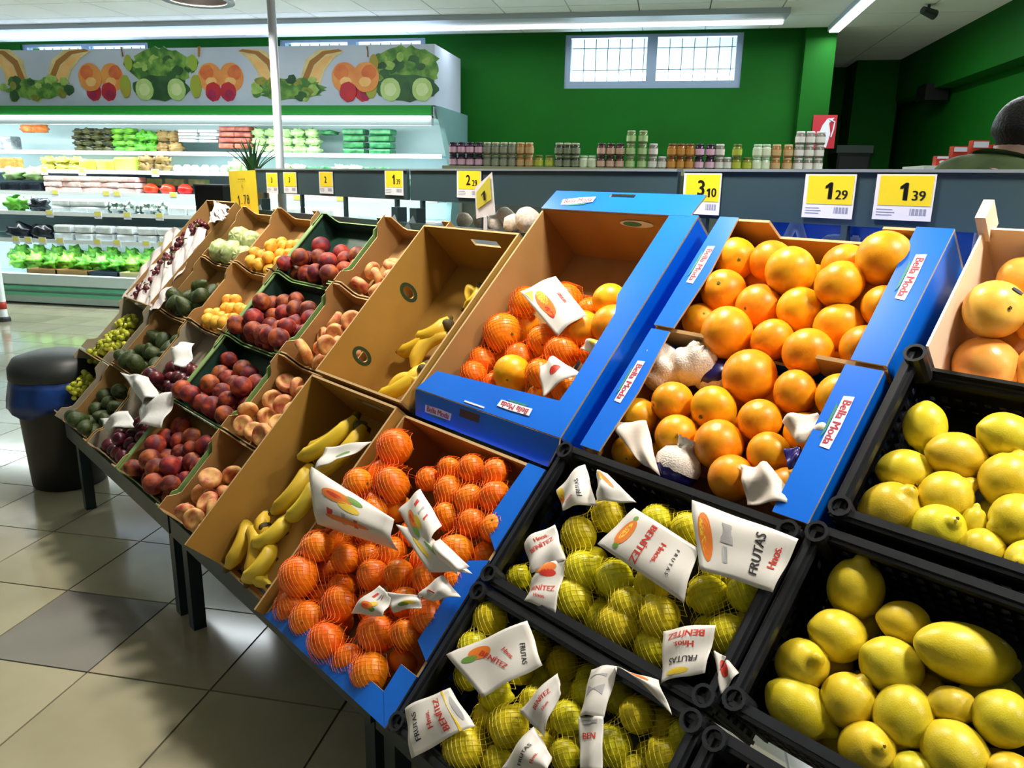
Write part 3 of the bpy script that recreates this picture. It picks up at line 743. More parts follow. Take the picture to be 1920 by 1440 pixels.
def relax(c, r_, bounds=None, it=40, pin=.1, move=None):
    c = np.array(c, float); r_ = np.array(r_, float); c0 = c.copy(); n_ = len(c)
    mv = np.ones(n_) if move is None else np.array(move, float)
    for _ in range(it):
        d = c[:, None] - c[None]; L = np.sqrt((d ** 2).sum(-1)) + np.eye(n_)
        ov = (r_[:, None] + r_[None]) * .985 - L; np.fill_diagonal(ov, 0); ov = np.clip(ov, 0, None)
        c += ((d / L[..., None]) * ov[..., None]).sum(1) * .35 * mv[:, None]
        c += (c0 - c) * pin
        if bounds is not None:
            for a in range(3):
                if bounds[a][0] is not None: c[:, a] = np.maximum(c[:, a], bounds[a][0] + r_)
                if bounds[a][1] is not None: c[:, a] = np.minimum(c[:, a], bounds[a][1] - r_)
    return c
def settle(n_, rad, bounds, g=(0, -.34, -.94), seed=1, it=260, hmax=.25, flat=1.0):
    """drop n_ balls into a tilted box and let them come to rest"""
    rs = np.random.RandomState(seed); r_ = rad * rs.uniform(.92, 1.08, n_)
    (a0, a1), (b0, b1), (z0, z1) = bounds
    c = np.stack([rs.uniform(a0 + rad, a1 - rad, n_), rs.uniform(b0 + rad, b1 - rad, n_), rs.uniform(z0 + rad, z0 + hmax, n_)], 1)
    g = np.array(g)
    for k in range(it):
        c += g * (.0035 if k < it * .7 else .001)
        for _ in range(2):
            d = c[:, None] - c[None]; L = np.sqrt((d ** 2).sum(-1)) + np.eye(n_)
            ov = (r_[:, None] + r_[None]) - L; np.fill_diagonal(ov, 0); ov = np.clip(ov, 0, None)
            c += ((d / L[..., None]) * ov[..., None]).sum(1) * .4
            c[:, 0] = np.clip(c[:, 0], a0 + r_, a1 - r_); c[:, 1] = np.clip(c[:, 1], b0 + r_, b1 - r_); c[:, 2] = np.maximum(c[:, 2], z0 + r_ * flat)
    return c, r_
def fillers(c, r_, drop=.72, maxn=40):
    out = []
    for i in range(len(c)):
        for j in range(i):
            d = np.linalg.norm(c[i] - c[j]); R_ = (r_[i] + r_[j]) / 2
            if d < 2.9 * R_:
                p = (c[i] + c[j]) / 2 - np.array([0, 0, R_ * 2 * drop])
                if p[2] < R_ * .9: p[2] = R_ * .95
                if all(np.linalg.norm(p - q) > 1.75 * R_ for q, _ in out) and all(np.linalg.norm(p - c[k]) > 1.55 * R_ for k in range(len(c))): out.append((p, R_ * .93))
    return out[:maxn]
def decked(pts, n_):
    """(px, py, diameter px[, dn]) -> local centres and radii at height n_ (+dn) off the deck"""
    c, r_ = [], []
    for q in pts:
        nn = n_ + (q[3] if len(q) > 3 else 0)
        p = on_deck(q[0], q[1], nn); c.append((p.x, p.y, p.z)); r_.append(px_size(q[2], q[0], q[1], nn) / 2)
    return np.array(c), np.array(r_)

# ---- loose oranges in the two blue cartons
OR = [(1352, 487, 80), (1427, 492, 80), (1480, 524, 92), (1527, 520, 62, -.03), (1576, 510, 88, -.01), (1663, 484, 102, .015), (1715, 520, 72, -.02), (1589, 539, 92, .005),
      (1353, 554, 84), (1416, 577, 86), (1499, 569, 84), (1563, 603, 94), (1656, 578, 86), (1291, 586, 66, -.01), (1367, 629, 96), (1450, 646, 82), (1521, 652, 94), (1618, 652, 88),
      (1405, 702, 100), (1496, 731, 86), (1572, 744, 92), (1254, 754, 78), (1182, 777, 72), (1343, 771, 88), (1426, 792, 82), (1268, 812, 82), (1353, 842, 94), (1433, 856, 84),
      (1176, 850, 66, -.02), (1349, 916, 88), (1476, 914, 82, -.01), (1545, 880, 72, -.01), (1510, 812, 80, -.02), (1242, 700, 84, -.015), (1300, 690, 84, -.015)]
c, r_ = decked(OR, .135)
c = relax(c, r_, ((-.94, -.50), (.632, 1.195), (.0, None)), 50, .12)
WR = {33, 34}
for i in range(len(c)):
    if i in WR: continue
    R = zto((-(SMI.to_3x3() @ (CAM_F + Vector((RS.uniform(-1, 1), RS.uniform(-1, 1), RS.uniform(-1, 1)))))).normalized(), RS.uniform(0, 6)) if RS.random() < .45 else rot_rand(RS)
    put(OR_ME[i % 4], 'orange', c[i], r_[i], R, {5: 'largest orange, topmost on the pile below the ticket reading 1 29', 28: 'orange half hidden by the torn hanging tissue', 13: 'orange alone in the carton corner above the tissue wrapped ones', 29: 'orange beside the navy wrapped one at the carton front'}.get(i, 'loose unwrapped orange piled in the two blue orange cartons'), 'orange', 'loose oranges in the blue cartons', stem=CALYX, sz0=.92)
for p, q in fillers(c, r_):
    put(OR_ME[0], 'orange', p, q, rot_rand(RS), 'loose unwrapped orange piled in the two blue orange cartons', 'orange', 'loose oranges in the blue cartons')
ORC, ORR = c, r_

# tissue and plastic wrapped oranges
M_TISS = mat('tissue_white', rgb(228, 214, 202), rgb(240, 230, 222), rough=0.7, scale=9, bump=.3, bscale=14)
M_NAVY = mat('wrap_navy', rgb(28, 24, 96), rgb(40, 34, 120), rough=0.3, scale=7)
def crumple(name, m, seed, amp=.16, n1=26, n2=18, cut=None):
    rs = random.Random(seed); ph = [(rs.uniform(2, 6), rs.uniform(2, 6), rs.uniform(2, 6), rs.uniform(0, 6.28)) for _ in range(7)]
    def mod(x, y, z):
        k = 1.06
        for a, b, c_, p in ph: k += amp / 4 * math.sin(a * x + b * y + c_ * z + p)
        if z > .55: k += .35 * (z - .55) * (1 + .6 * math.sin(7 * math.atan2(y, x)))
        return x * k, y * k, z * k
    me = fruit_mesh(name, m, p_sphere(1.0), n1, n2, mod)
    return me
def wrapped(label, x, y, d, n_, seed, navy=False, tilt=(0, 0)):
    p = on_deck(x, y, n_); q = px_size(d, x, y, n_) / 2
    r0 = empty('wrapped_orange', SM @ T3(*p) @ Matrix.Rotation(tilt[0], 4, 'X') @ Matrix.Rotation(tilt[1], 4, 'Y') @ Matrix.Scale(q, 4), label, 'orange')
    ob('fruit', OR_ME[1], r0, Matrix.Scale(.93, 4))
    if navy:
        # printed navy band below, loose white tissue above
        me = fruit_mesh('band', M_NAVY, p_sphere(1.0), 24, 16, lumpy(.03, seed)); ob('printed_wrap', me, r0, Matrix.Diagonal((1.0, 1.0, .92, 1)))
        mb = MB(); K = 24; v = []
        for i, (rr, z) in enumerate(((1.03, .0), (1.06, .35), (.80, .78), (.42, 1.0), (.5, 1.3), (.62, 1.5))):
            for j in range(K): v.append((rr * (1 + .10 * math.sin(5 * j + i) * (i > 1)) * math.cos(2 * PI * j / K), rr * (1 + .12 * math.cos(4 * j + 2 * i) * (i > 1)) * math.sin(2 * PI * j / K), z + .08 * math.sin(3 * j) * (i in (0, 5))))
        mb.add(v, [(i * K + j, i * K + (j + 1) % K, (i + 1) * K + (j + 1) % K, (i + 1) * K + j) for i in range(5) for j in range(K)]); mb.build('tissue', M_TISS, r0, smooth=True)
    else:
        ob('tissue', crumple('tissue', M_TISS, seed), r0)
    return r0
wrapped('orange fully wrapped in crumpled white tissue beside the carton corner', 1242, 694, 84, .125, 1, tilt=(-.6, -.3))
wrapped('orange wrapped in white tissue next to the navy wrapped one', 1302, 684, 78, .125, 5, tilt=(-.8, .5))
wrapped('orange in plain navy wrap below a large loose orange', 1340, 702, 74, .10, 8, True, tilt=(2.6, .2))
wrapped('orange in navy printed wrap with a white tissue top knot', 1268, 880, 84, .13, 11, True, tilt=(-1.2, .15))
# loose tissue sheets lying over oranges
def sheet(name, corners, n_, label, cat, m, bulge=.02, rip=.006, seed=0, group=None, parent=None, K=12, tn=.0008, dn=None):
    """thin flexible sheet through four photo points lying n_ off the deck; returns object and its surface function"""
    dn = dn or (0, 0, 0, 0)
    P = [Vector(on_deck(x, y, n_ + dn[i])) for i, (x, y) in enumerate(corners)]
    rs = random.Random(seed); ph = [rs.uniform(0, 6.28) for _ in range(4)]
    nn = (P[1] - P[0]).cross(P[3] - P[0]).normalized()
    if nn.z < 0: nn = -nn
    def S(a, b, off=0.0):
        p = P[0].lerp(P[1], a).lerp(P[3].lerp(P[2], a), b)
        h = bulge * 4 * a * (1 - a) * (.5 + 2 * b * (1 - b)) + rip * (math.sin(7 * a + ph[0] + 2 * b) + .7 * math.sin(9 * b + ph[1] + 3 * a))
        return p + nn * (h + off)
    mb = MB(); v = [S(i / K, j / K, o) for o in (0, tn) for j in range(K + 1) for i in range(K + 1)]
    q = (K + 1) ** 2; f = []
    for j in range(K):
        for i in range(K):
            a = j * (K + 1) + i; f += [(a, a + K + 1, a + K + 2, a + 1), (a + q, a + 1 + q, a + K + 2 + q, a + K + 1 + q)]
    rimi = [i for i in range(K + 1)] + [(j + 1) * (K + 1) + K for j in range(K)] + [K * (K + 1) + i for i in range(K - 1, -1, -1)] + [j * (K + 1) for j in range(K - 1, 0, -1)]
    for i in range(len(rimi)):
        a, b = rimi[i], rimi[(i + 1) % len(rimi)]; f.append((a, b, b + q, a + q))
    mb.add(v, f)
    o = mb.build(name, m, parent, None if parent is not None else SM, smooth=True)
    if label: tag(o, label, cat, group)
    return o, S, tn
sheet('tissue_sheet', [(1143, 795), (1215, 793), (1236, 890), (1200, 868)], .165, 'torn white tissue hanging on the lowest oranges beside the carton edge', 'tissue', M_TISS, .012, .005, 1)
sheet('tissue_sheet', [(1465, 790), (1535, 778), (1572, 822), (1500, 838)], .165, 'white tissue crumpled over an orange near the blue flange', 'tissue', M_TISS, .02, .008, 2)
sheet('tissue_sheet', [(1390, 875), (1440, 870), (1512, 955), (1400, 945)], .165, 'white tissue spread at the carton front edge with a blue print', 'tissue', M_TISS, .015, .008, 3)
sheet('tissue_sheet', [(1470, 845), (1502, 838), (1508, 870), (1478, 880)], .168, 'small navy printed scrap of wrap among the oranges', 'tissue', M_NAVY, .006, .003, 4)

# ---- grapefruit
GF = [(1846, 584, 108, .03), (1832, 666, 116, -.02), (1914, 524, 84, .03), (1928, 606, 90), (1935, 690, 100, -.02), (1885, 640, 80, -.03)]
c, r_ = decked(GF, .085); c = relax(c, r_, ((-.448, None), (.958, 1.21), (0, None)), 30, .2)
for i in range(len(c)):
    o = put(GF_ME[i % 2], 'grapefruit', c[i], r_[i], rot_rand(RS), 'large pale yellow grapefruit in the cream carton' + (' carrying a small dark sticker' if i == 0 else ''), 'grapefruit', 'grapefruit in the cream carton', stem=CALYXB, sz0=.92)
    if i == 0:
        dirw = (SM.inverted().to_3x3() @ (ray(1862, 558) * -1)).normalized()
        loc = Vector(c[0]); tgt = SMI @ (EYE + ray(1866, 560) * 1.55); v_ = (tgt - loc)
        a = (SMI.to_3x3() @ (-CAM_F * .72 + CAM_R * .30 - CAM_D * .52)).normalized()
        loc_n = o.matrix_basis.to_3x3().normalized().inverted() @ (SM.to_3x3() @ a)
        mb = MB(); mb.prism(ellipse(0, 0, .20, .09, 16), -.05, .012); mb.build('sticker', mat('sticker', rgb(60, 70, 100), rough=.3), o, T3(*(loc_n * .985)) @ loc_n.to_track_quat('Z', 'Y').to_matrix().to_4x4())

# ---- loose lemons: (px, py, length, width, angle of long axis in the picture, nipple end, dn)
LM2 = [(1738, 808, 100, 78, 95, -1), (1872, 828, 118, 88, 20, 0), (1787, 866, 130, 92, 12, 0), (1682, 889, 108, 84, 5, 1), (1885, 905, 108, 94, -60, 0), (1649, 951, 112, 106, -65, 2),
       (1759, 941, 118, 96, -30, 1), (1737, 1015, 100, 98, -80, 3), (1820, 1003, 70, 46, -80, 0), (1890, 992, 118, 104, 165, 0), (1820, 1070, 96, 80, 10, 1), (1900, 1078, 110, 88, 190, 2)]
LM1 = [(1602, 1112, 124, 102, -85, 1), (1560, 1196, 122, 96, 20, 0), (1692, 1192, 112, 80, 10, 1), (1806, 1242, 208, 112, 14, 0), (1508, 1266, 104, 96, -75, 3), (1590, 1327, 118, 102, -60, 1),
       (1680, 1262, 140, 104, 30, 0), (1691, 1328, 128, 108, 110, 1), (1490, 1360, 132, 104, 32, 2), (1768, 1398, 128, 112, 60, 3), (1868, 1342, 118, 108, 40, 1), (1622, 1424, 110, 100, -85, 3),
       (1790, 1325, 90, 70, 0, 1), (1722, 1440, 90, 80, 0, 1), (1880, 1450, 100, 86, 30, 0)]
def lemons(lst, n_, bounds, label, group, own={}):
    c, r_ = decked([(q[0], q[1], (q[2] + q[3]) / 2) for q in lst], n_)
    c = relax(c, r_ * .93, bounds, 40, .15)
    for i, q in enumerate(lst):
        an = math.radians(q[4]); ax = CAM_R * math.cos(an) + CAM_D * math.sin(an)
        if q[5] == 3: ax = -CAM_F * 1.4 + ax * .8
        elif q[5] == 2: ax = ax - CAM_F * .7
        elif q[5] == 1: ax = ax - CAM_F * .25
        ax = (SMI.to_3x3() @ ax).normalized()
        wr = r_[i] * 2 * q[3] / (q[2] + q[3]); k = (q[2] / q[3]) / 1.34
        if q[5] >= 2: k = 1.0
        put(LE_ME[i % 4], 'lemon', c[i], wr, zto(ax, RS.uniform(0, 6)), own.get(i, label), 'lemon', group, sz=max(.82, k), stem=CALYXB if q[5] in (3, 2) else None, sz0=1.44)
    for p, q in fillers(c, r_ * .95):
        put(LE_ME[1], 'lemon', p, q * .9, rot_rand(RS), label, 'lemon', group)
lemons(LM2, .125, ((-.455, None), (.66, .945), (0, None)), 'loose yellow lemon in the black crate just below the grapefruit', 'lemons in the upper black crate', {0: 'shaded lemon standing against the crate wall below the grapefruit', 5: 'lemon with a stubby knob in the front corner below the grapefruit', 8: 'small narrow lemon squeezed between larger ones'})
lemons(LM1, .125, ((-.47, None), (.345, .615), (0, None)), 'loose yellow lemon in the black crate with the largest lemons', 'lemons in the lower black crate', {3: 'longest lemon of all, pointed at both ends', 0: 'lemon standing knob up in the rear crate corner', 8: 'greenish lemon lying in the front crate corner'})

# ---- small fruit settled in their boxes
def fill_box(cols, row, meshes, name, n_, rad, label, group, seed, hb=.01, stem=None, cat=None, aniso=None, up=False):
    (a0, a1), (b0, b1) = cols, row
    c, r_ = settle(n_, rad, ((a0 + .006, a1 - .006), (b0 + .006, b1 - .006), (hb, None)), seed=seed)
    rs = random.Random(seed)
    for i in range(n_):
        R = rot_rand(rs)
        if up: R = zto(Vector((rs.uniform(-.5, .5), rs.uniform(-.6, .3), 1)).normalized(), rs.uniform(0, 6))
        put(meshes[i % len(meshes)], name, c[i], r_[i] * (aniso or 1), R, label, cat or name.replace('_', ' '), group)
for k in range(4):
    fill_box(C4, ROW[k], PE_ME, 'peach', (30, 29, 29, 20)[k], .0335, 'ripe red peach in the peach box %s' % rown[k], 'peaches ' + rown[k], 11 + k)
    fill_box(C5, ROW[k], FP_ME, 'flat_peach', (24, 24, 18, 13)[k], .033, 'flat doughnut shaped peach in the flat peach box %s' % rown[k], 'flat peaches ' + rown[k], 21 + k, up=False, aniso=1.02)
    if k < 3: fill_box(C2, ROW[k], AV_ME, 'avocado', 16, .036, 'dark green avocado in the avocado box %s' % rown[k], 'avocados ' + rown[k], 31 + k)
    else: fill_box(C2, ROW[k], CH_ME, 'cherimoya', 5, .052, 'pale green scaly cherimoya in the top box by the rail', 'cherimoyas', 34)
    if k < 2: fill_box(C3, ROW[k], PL_ME, 'plum', 20, .027, 'dark red plum under the torn plastic %s' % rown[k], 'plums ' + rown[k], 41 + k)
    else: fill_box(C3, ROW[k], AP_ME, 'apricot', (0, 0, 26, 28)[k], .0255, 'yellow apricot in the apricot box %s' % rown[k], 'apricots ' + rown[k], 43 + k)

# grapes: bunches
M_GG = mat('grape_green', rgb(172, 180, 36), rgb(210, 210, 84), rough=0.25, scale=20, spec=.5); M_RGR = mat('grape_red', rgb(70, 26, 34), rgb(120, 52, 56), rough=0.3, scale=20)
def bunch(name, label, group, cu, cs, n_, m, seed, K=60, R_=.0125, ext=(.085, .07, .032)):
    rs = random.Random(seed); r0 = empty(name, SM @ T3(cu, cs, n_), label, 'grapes', group); mb = MB()
    base = fruit_mesh('b', m, p_sphere(1.08), 10, 7)
    bv = [tuple(v.co) for v in base.vertices]; bf = [tuple(p.vertices) for p in base.polygons]; bpy.data.meshes.remove(base)
    for i in range(K):
        while True:
            x, y, z = (rs.uniform(-1, 1) for _ in range(3))
            if x * x + y * y + z * z < 1: break
        q = R_ * rs.uniform(.85, 1.1); p = (x * ext[0], y * ext[1], z * ext[2] + .03)
        mb.add([(a * q + p[0], b * q + p[1], c_ * q + p[2]) for a, b, c_ in bv], bf)
    o = mb.build('berries', m, r0, smooth=True); o['kind'] = 'stuff'
    MB().tube([(ext[0] * .3, 0, .05), (ext[0] * .9, .01, .075), (ext[0] * 1.1, .02, .07)], .003, 6).build('stalk', M_STEM, r0)
for k, (x, y) in enumerate(((150, 722), (135, 700))): 
    p = on_deck(x, y, .06); bunch('grape_bunch', 'green grape bunch in the lowest grey grape box', 'green grapes in the lowest box', p.x, p.y, .03, M_GG, 50 + k)
for k, (x, y) in enumerate(((185, 655), (215, 640), (235, 615))):
    p = on_deck(x, y, .06); bunch('grape_bunch', 'green grape bunch in the upper grey grape box', 'green grapes in the second box', p.x, p.y, .03, M_GG, 60 + k)
for k, (x, y) in enumerate(((255, 540), (300, 500), (330, 460), (290, 480), (345, 435))):
    p = on_deck(x, y, .09); bunch('grape_bunch', 'red grape bunch in the white paper lined box', 'red grapes in the lined box', min(max(p.x, -3.72), -3.55), p.y, .068, M_RGR, 70 + k)
M_PAPER = mat('lining_paper', rgb(196, 188, 190), rgb(214, 206, 206), rough=.7, scale=8, bump=.2, bscale=20)
def crumpled(corners, n_, label, seed, cat='paper', name='lining_paper', m=None, amp=.02, K=26, dn=None):
    dn = dn or (0, 0, 0, 0); P = [Vector(on_deck(x, y, n_ + dn[i])) for i, (x, y) in enumerate(corners)]
    rs = random.Random(seed); W_ = [(rs.uniform(5, 15), rs.uniform(5, 15), rs.uniform(0, 6.28), rs.uniform(.3, 1)) for _ in range(9)]
    def S(a, b):
        h = sum(q * abs(math.sin(x * a + y * b + p)) for x, y, p, q in W_) / 5 - .6
        e = .02 * math.sin(17 * b + seed) * (1 if a > .9 else -1 if a < .1 else 0); f_ = .02 * math.sin(15 * a + seed) * (1 if b > .9 else -1 if b < .1 else 0)
        return P[0].lerp(P[1], a + e).lerp(P[3].lerp(P[2], a + e), b + f_) + Vector((0, 0, amp * h))
    v = [S(i / K, j / K) for j in range(K + 1) for i in range(K + 1)]; v += [p + Vector((0, 0, .001)) for p in v]; q = (K + 1) ** 2
    f = [(j * (K + 1) + i, (j + 1) * (K + 1) + i, (j + 1) * (K + 1) + i + 1, j * (K + 1) + i + 1) for j in range(K) for i in range(K)]
    f += [tuple(k + q for k in g[::-1]) for g in f]
    return tag(MB().add(v, f).build(name, m or M_PAPER, None, SM), label, cat)
crumpled([(230, 560), (322, 430), (392, 432), (298, 584)], .112, 'crumpled white paper lining spread over the red grapes', 6, amp=.04, K=44)
crumpled([(392, 420), (405, 380), (432, 388), (425, 412)], .15, 'white paper corner sticking up at the top of the grape box', 8, amp=.03)
M_FILM = mat('film_white', rgb(216, 218, 220), rgb(232, 232, 232), rough=.25, scale=10, bump=.3, bscale=25)
sheet('plastic_film', [(228, 700), (275, 705), (300, 745), (262, 752)], .125, 'torn white plastic film over the plums in the second row', 'film', M_FILM, .01, .008, 9)
sheet('plastic_film', [(320, 650), (360, 640), (352, 690), (322, 690)], .125, 'loose white plastic bag end above the plums', 'film', M_FILM, .015, .01, 10)
sheet('plastic_film', [(188, 785), (240, 770), (250, 800), (200, 812)], .12, 'white plastic film over the plums in the lowest row', 'film', M_FILM, .012, .008, 11)
sheet('plastic_film', [(265, 752), (330, 735), (300, 800), (255, 800)], .115, 'clear crinkled plastic cover between the two plum boxes', 'film', M_FILM, .01, .008, 12)

# ---- bananas
M_BANANA = mat('banana_skin', rgb(214, 178, 30), rgb(234, 204, 66), rough=0.45, scale=5, rand=0.25)
M_BTIP = mat('banana_tip', rgb(60, 46, 20), rgb(96, 84, 30), rough=0.7, scale=10)
def banana_mesh(bend, L=.19, R_=.0165):
    mb = MB(); K, n_ = 14, 7; v = []; mi = []
    for i in range(K + 1):
        t = i / K; a = (t - .5) * bend; rr = L / bend
        p = Vector((rr * math.sin(a), 0, rr * math.cos(a) - rr)); tg = Vector((math.cos(a), 0, -math.sin(a))); nr = Vector((math.sin(a), 0, math.cos(a)))
        w = R_ * (min(1, .32 + 3.2 * t) if t < .25 else min(1, .25 + 3.4 * (1 - t)) if t > .8 else 1.0)
        if t < .06 or t > .96: w = R_ * .30
        for j in range(n_):
            q = 2 * PI * j / n_; v.append(p + Vector((0, 1, 0)) * math.cos(q) * w + nr * math.sin(q) * w)
    f = [(i * n_ + j, i * n_ + (j + 1) % n_, (i + 1) * n_ + (j + 1) % n_, (i + 1) * n_ + j) for i in range(K) for j in range(n_)]
    mi = [1 if (i == 0 or i >= K - 1) else 0 for i in range(K) for j in range(n_)]
    f += [tuple(range(n_ - 1, -1, -1)), tuple(K * n_ + j for j in range(n_))]; mi += [1, 1]
    return mb.add(v, f, mi).mesh('banana', [M_BANANA, M_BTIP], smooth=True)
BN = [banana_mesh(1.7, .21), banana_mesh(1.9, .20), banana_mesh(1.4, .19)]
def banana_hand(label, lst, n_, group=None):
    """lst: banana end points in the picture (stalk x, y, tip x, y, bow side)"""
    r0 = empty('banana_bunch', SM, label, 'bananas', group); st = []
    for i, (x0, y0, x1, y1, side, dn) in enumerate(lst):
        a = Vector(on_deck(x0, y0, n_ + dn)); b = Vector(on_deck(x1, y1, n_ + dn)); st.append(a)
        X = (b - a); Ln = X.length; X.normalize(); Zv = Vector((-X.y, X.x, 0)) * side + Vector((0, 0, .35)); Zv = (Zv - X * Zv.dot(X)).normalized(); Y = Zv.cross(X)
        M = Matrix((X, Y, Zv)).transposed().to_4x4(); M.translation = (a + b) / 2
        k = Ln / .175
        ob('banana', BN[i % 3], r0, M @ T3(0, 0, .015) @ Matrix.Diagonal((k, 1.3, 1.3, 1)))
    c_ = sum(st, Vector()) / len(st)
    MB().lathe([(.004, -.02), (.016, -.012), (.02, 0), (.012, .016), (.004, .022)], 10).build('crown', M_BTIP, r0, T3(*c_) , smooth=True)
banana_hand('bunch of bananas leaning in the upper corner of the full carton', [(668, 790, 556, 868, 1, .02), (690, 800, 592, 900, 1, .01), (655, 800, 572, 850, 1, -.015), (690, 815, 610, 880, 1, -.02)], .115)
banana_hand('bunch of bananas in the middle of the full carton', [(588, 872, 512, 968, 1, .01), (600, 900, 538, 985, 1, .005), (600, 885, 560, 965, 1, -.02)], .11)
banana_hand('bunch of bananas with dark stalks at the carton front', [(470, 972, 432, 1065, 1, 0), (478, 975, 475, 1085, 1, .005), (486, 968, 522, 1010, -1, 0), (545, 975, 470, 1030, 1, .02), (520, 1020, 455, 1100, 1, .015), (500, 1050, 492, 1105, -1, 0)], .09)
banana_hand('yellow banana bunch alone in the nearly empty carton', [(842, 605, 778, 640, 1, .01), (842, 608, 740, 672, 1, .0), (838, 618, 765, 690, -1, 0)], .045)
banana_hand('few bananas at the low end of the nearly empty carton', [(800, 690, 705, 752, 1, 0), (790, 700, 720, 745, -1, .0)], .045)
banana_hand('bananas showing at the far corner of the nearly empty carton', [(905, 540, 880, 580, 1, 0), (900, 545, 872, 562, -1, 0)], .05)

# ================================================================== netted fruit
M_NETO = mat('net_orange', rgb(248, 112, 26), rough=.45); M_NETY = mat('net_yellow', rgb(228, 212, 60), rough=.45)
M_LAB = mat('label_paper', rgb(214, 211, 207), rgb(226, 223, 219), rough=.38, scale=6)
M_PR = mat('print_red', rgb(206, 52, 38), rough=.45); M_PK = mat('print_black', rgb(40, 38, 44), rough=.5); M_PO = mat('print_orange', rgb(226, 122, 40), rough=.45)
M_PG = mat('print_green', rgb(104, 150, 60), rough=.45); M_PY = mat('print_yellow', rgb(232, 200, 60), rough=.45); M_PGR = mat('print_grey', rgb(168, 168, 172), rough=.5)
def net(parent, c, r_, m, sp=.0080, th=.00042, red=False):
    """knotted net drawn tight over the fruit c, r_ (stand frame)"""
    c = np.array(c); r_ = np.array(r_)
    u0, u1 = c[:, 0].min() - .05, c[:, 0].max() + .05; v0, v1 = c[:, 1].min() - .05, c[:, 1].max() + .05
    cu, cv = (u0 + u1) / 2, (v0 + v1) / 2; half = max(u1 - u0, v1 - v0) * .75; k = int(2 * half / sp)
    A = (np.arange(k) - k / 2) * sp
    a, b = np.meshgrid(A, A, indexing='ij'); q = math.sqrt(.5)
    X = cu + (a - b) * q; Y = cv + (a + b) * q * 1.0
    H = np.full(X.shape, -1.0); near = np.full(X.shape, 9.0)
    for (x, y, z), rr in zip(c, r_):
        d = np.sqrt((X - x) ** 2 + (Y - y) ** 2); R_ = rr + .0018
        h = np.where(d < R_ * .93, z + np.sqrt(np.clip(R_ ** 2 - d ** 2, 0, None)), z + R_ * .367 - (d - R_ * .93) * 2.0)
        H = np.maximum(H, h); near = np.minimum(near, d / rr)
    H0 = H.copy()
    for _ in range(6):
        Hs = H.copy(); Hs[1:-1, 1:-1] = (H[:-2, 1:-1] + H[2:, 1:-1] + H[1:-1, :-2] + H[1:-1, 2:]) / 4
        H = np.maximum(H0, Hs)
    ok = near < 1.3
    V = []; F = []
    def seg(i, j, i2, j2):
        p = Vector((X[i, j], Y[i, j], H[i, j])); w = Vector((X[i2, j2], Y[i2, j2], H[i2, j2])); t = w - p
        if t.length > .03: return
        s_ = t.cross(Vector((0, 0, 1)));
        if s_.length < 1e-6: return
        s_.normalize(); n_ = s_.cross(t).normalized(); b0 = len(V)
        for e in (p, w): V.extend([e + s_ * th, e - s_ * th, e + n_ * th * 1.6])
        F.extend([(b0, b0 + 1, b0 + 4, b0 + 3), (b0 + 1, b0 + 2, b0 + 5, b0 + 4), (b0 + 2, b0, b0 + 3, b0 + 5)])
    for i in range(k - 1):
        for j in range(k - 1):
            if ok[i, j] and ok[i + 1, j]: seg(i, j, i + 1, j)
            if ok[i, j] and ok[i, j + 1]: seg(i, j, i, j + 1)
    o = MB().add(V, F).build('net', m, parent); o['kind'] = 'stuff'; return o
def bag(kind, label, pts, n_, meshes, netm, group, bounds, aniso=1.0, move=None, netit=True):
    r0 = empty(kind + '_net', SM, label, 'bag of fruit', group)
    c, r_ = decked(pts, n_); c = relax(c, r_, bounds, 40, .15)
    rs = random.Random(len(pts) * 7 + int(pts[0][0]))
    for i in range(len(c)):
        if kind == 'lemon': R = zto(Vector((rs.uniform(-1, 1), rs.uniform(-1, 1), rs.uniform(-.4, .4))).normalized(), rs.uniform(0, 6)); sz = .86
        else: R = rot_rand(rs); sz = 1.0
        put(meshes[i % len(meshes)], kind, c[i], r_[i], R, parent=r0, sz=sz, stem=CALYX if i % 3 == 0 else None, sz0=.86 if kind != 'lemon' else 1.3)
    for p, q in fillers(c, r_, .66, 14): put(meshes[0], kind, p, q * .95, rot_rand(rs), parent=r0, sz=.9)
    if netit: net(r0, c, r_, netm)
    return r0
def printed(parent, S, tn, items):
    """items: ('t', text, a, b, size, rot, mat) | ('p', poly, mat) in sheet coordinates"""
    for it in items:
        if it[0] == 't':
            _, s_, a0, b0, sz, rot, m = it
            La = (S(1, .5) - S(0, .5)).length; Lb = (S(.5, 1) - S(.5, 0)).length
            hd = 1 if (S(.6, .5) - S(.4, .5)).cross(S(.5, .6) - S(.5, .4)).z > 0 else -1
            sz = sz * min(La, Lb); v, f = text2d(s_, sz); cr, sr = math.cos(rot), math.sin(rot)
            mb = MB()
            for dx in (0, sz * .05): mb.add([S(a0 + ((x + dx) * cr - y * sr) / La, b0 + hd * ((x + dx) * sr + y * cr) / Lb, tn + .0009) for x, y in v], f)
            mb.build('lettering', m, parent)
        else:
            _, poly, m = it; mb = MB(); k = len(poly); ca = sum(p[0] for p in poly) / k; cb = sum(p[1] for p in poly) / k
            lv = [.25, .5, .75, 1.0]; v = [S(ca, cb, tn + .0006)] + [S(ca + (a - ca) * q, cb + (b - cb) * q, tn + .0006) for q in lv for a, b in poly]
            f = [(0, 1 + i, 1 + (i + 1) % k) for i in range(k)] + [(1 + l_ * k + i, 1 + (l_ + 1) * k + i, 1 + (l_ + 1) * k + (i + 1) % k, 1 + l_ * k + (i + 1) % k) for l_ in range(3) for i in range(k)]
            mb.add(v, f).build('printed_shape', m, parent)
def blob(a, b, ra, rb, rot=0, n=16):
    return [(a + ra * math.cos(w) * math.cos(rot) - rb * math.sin(w) * math.sin(rot), b + ra * math.cos(w) * math.sin(rot) + rb * math.sin(w) * math.cos(rot)) for w in [2 * PI * i / n for i in range(n)]]
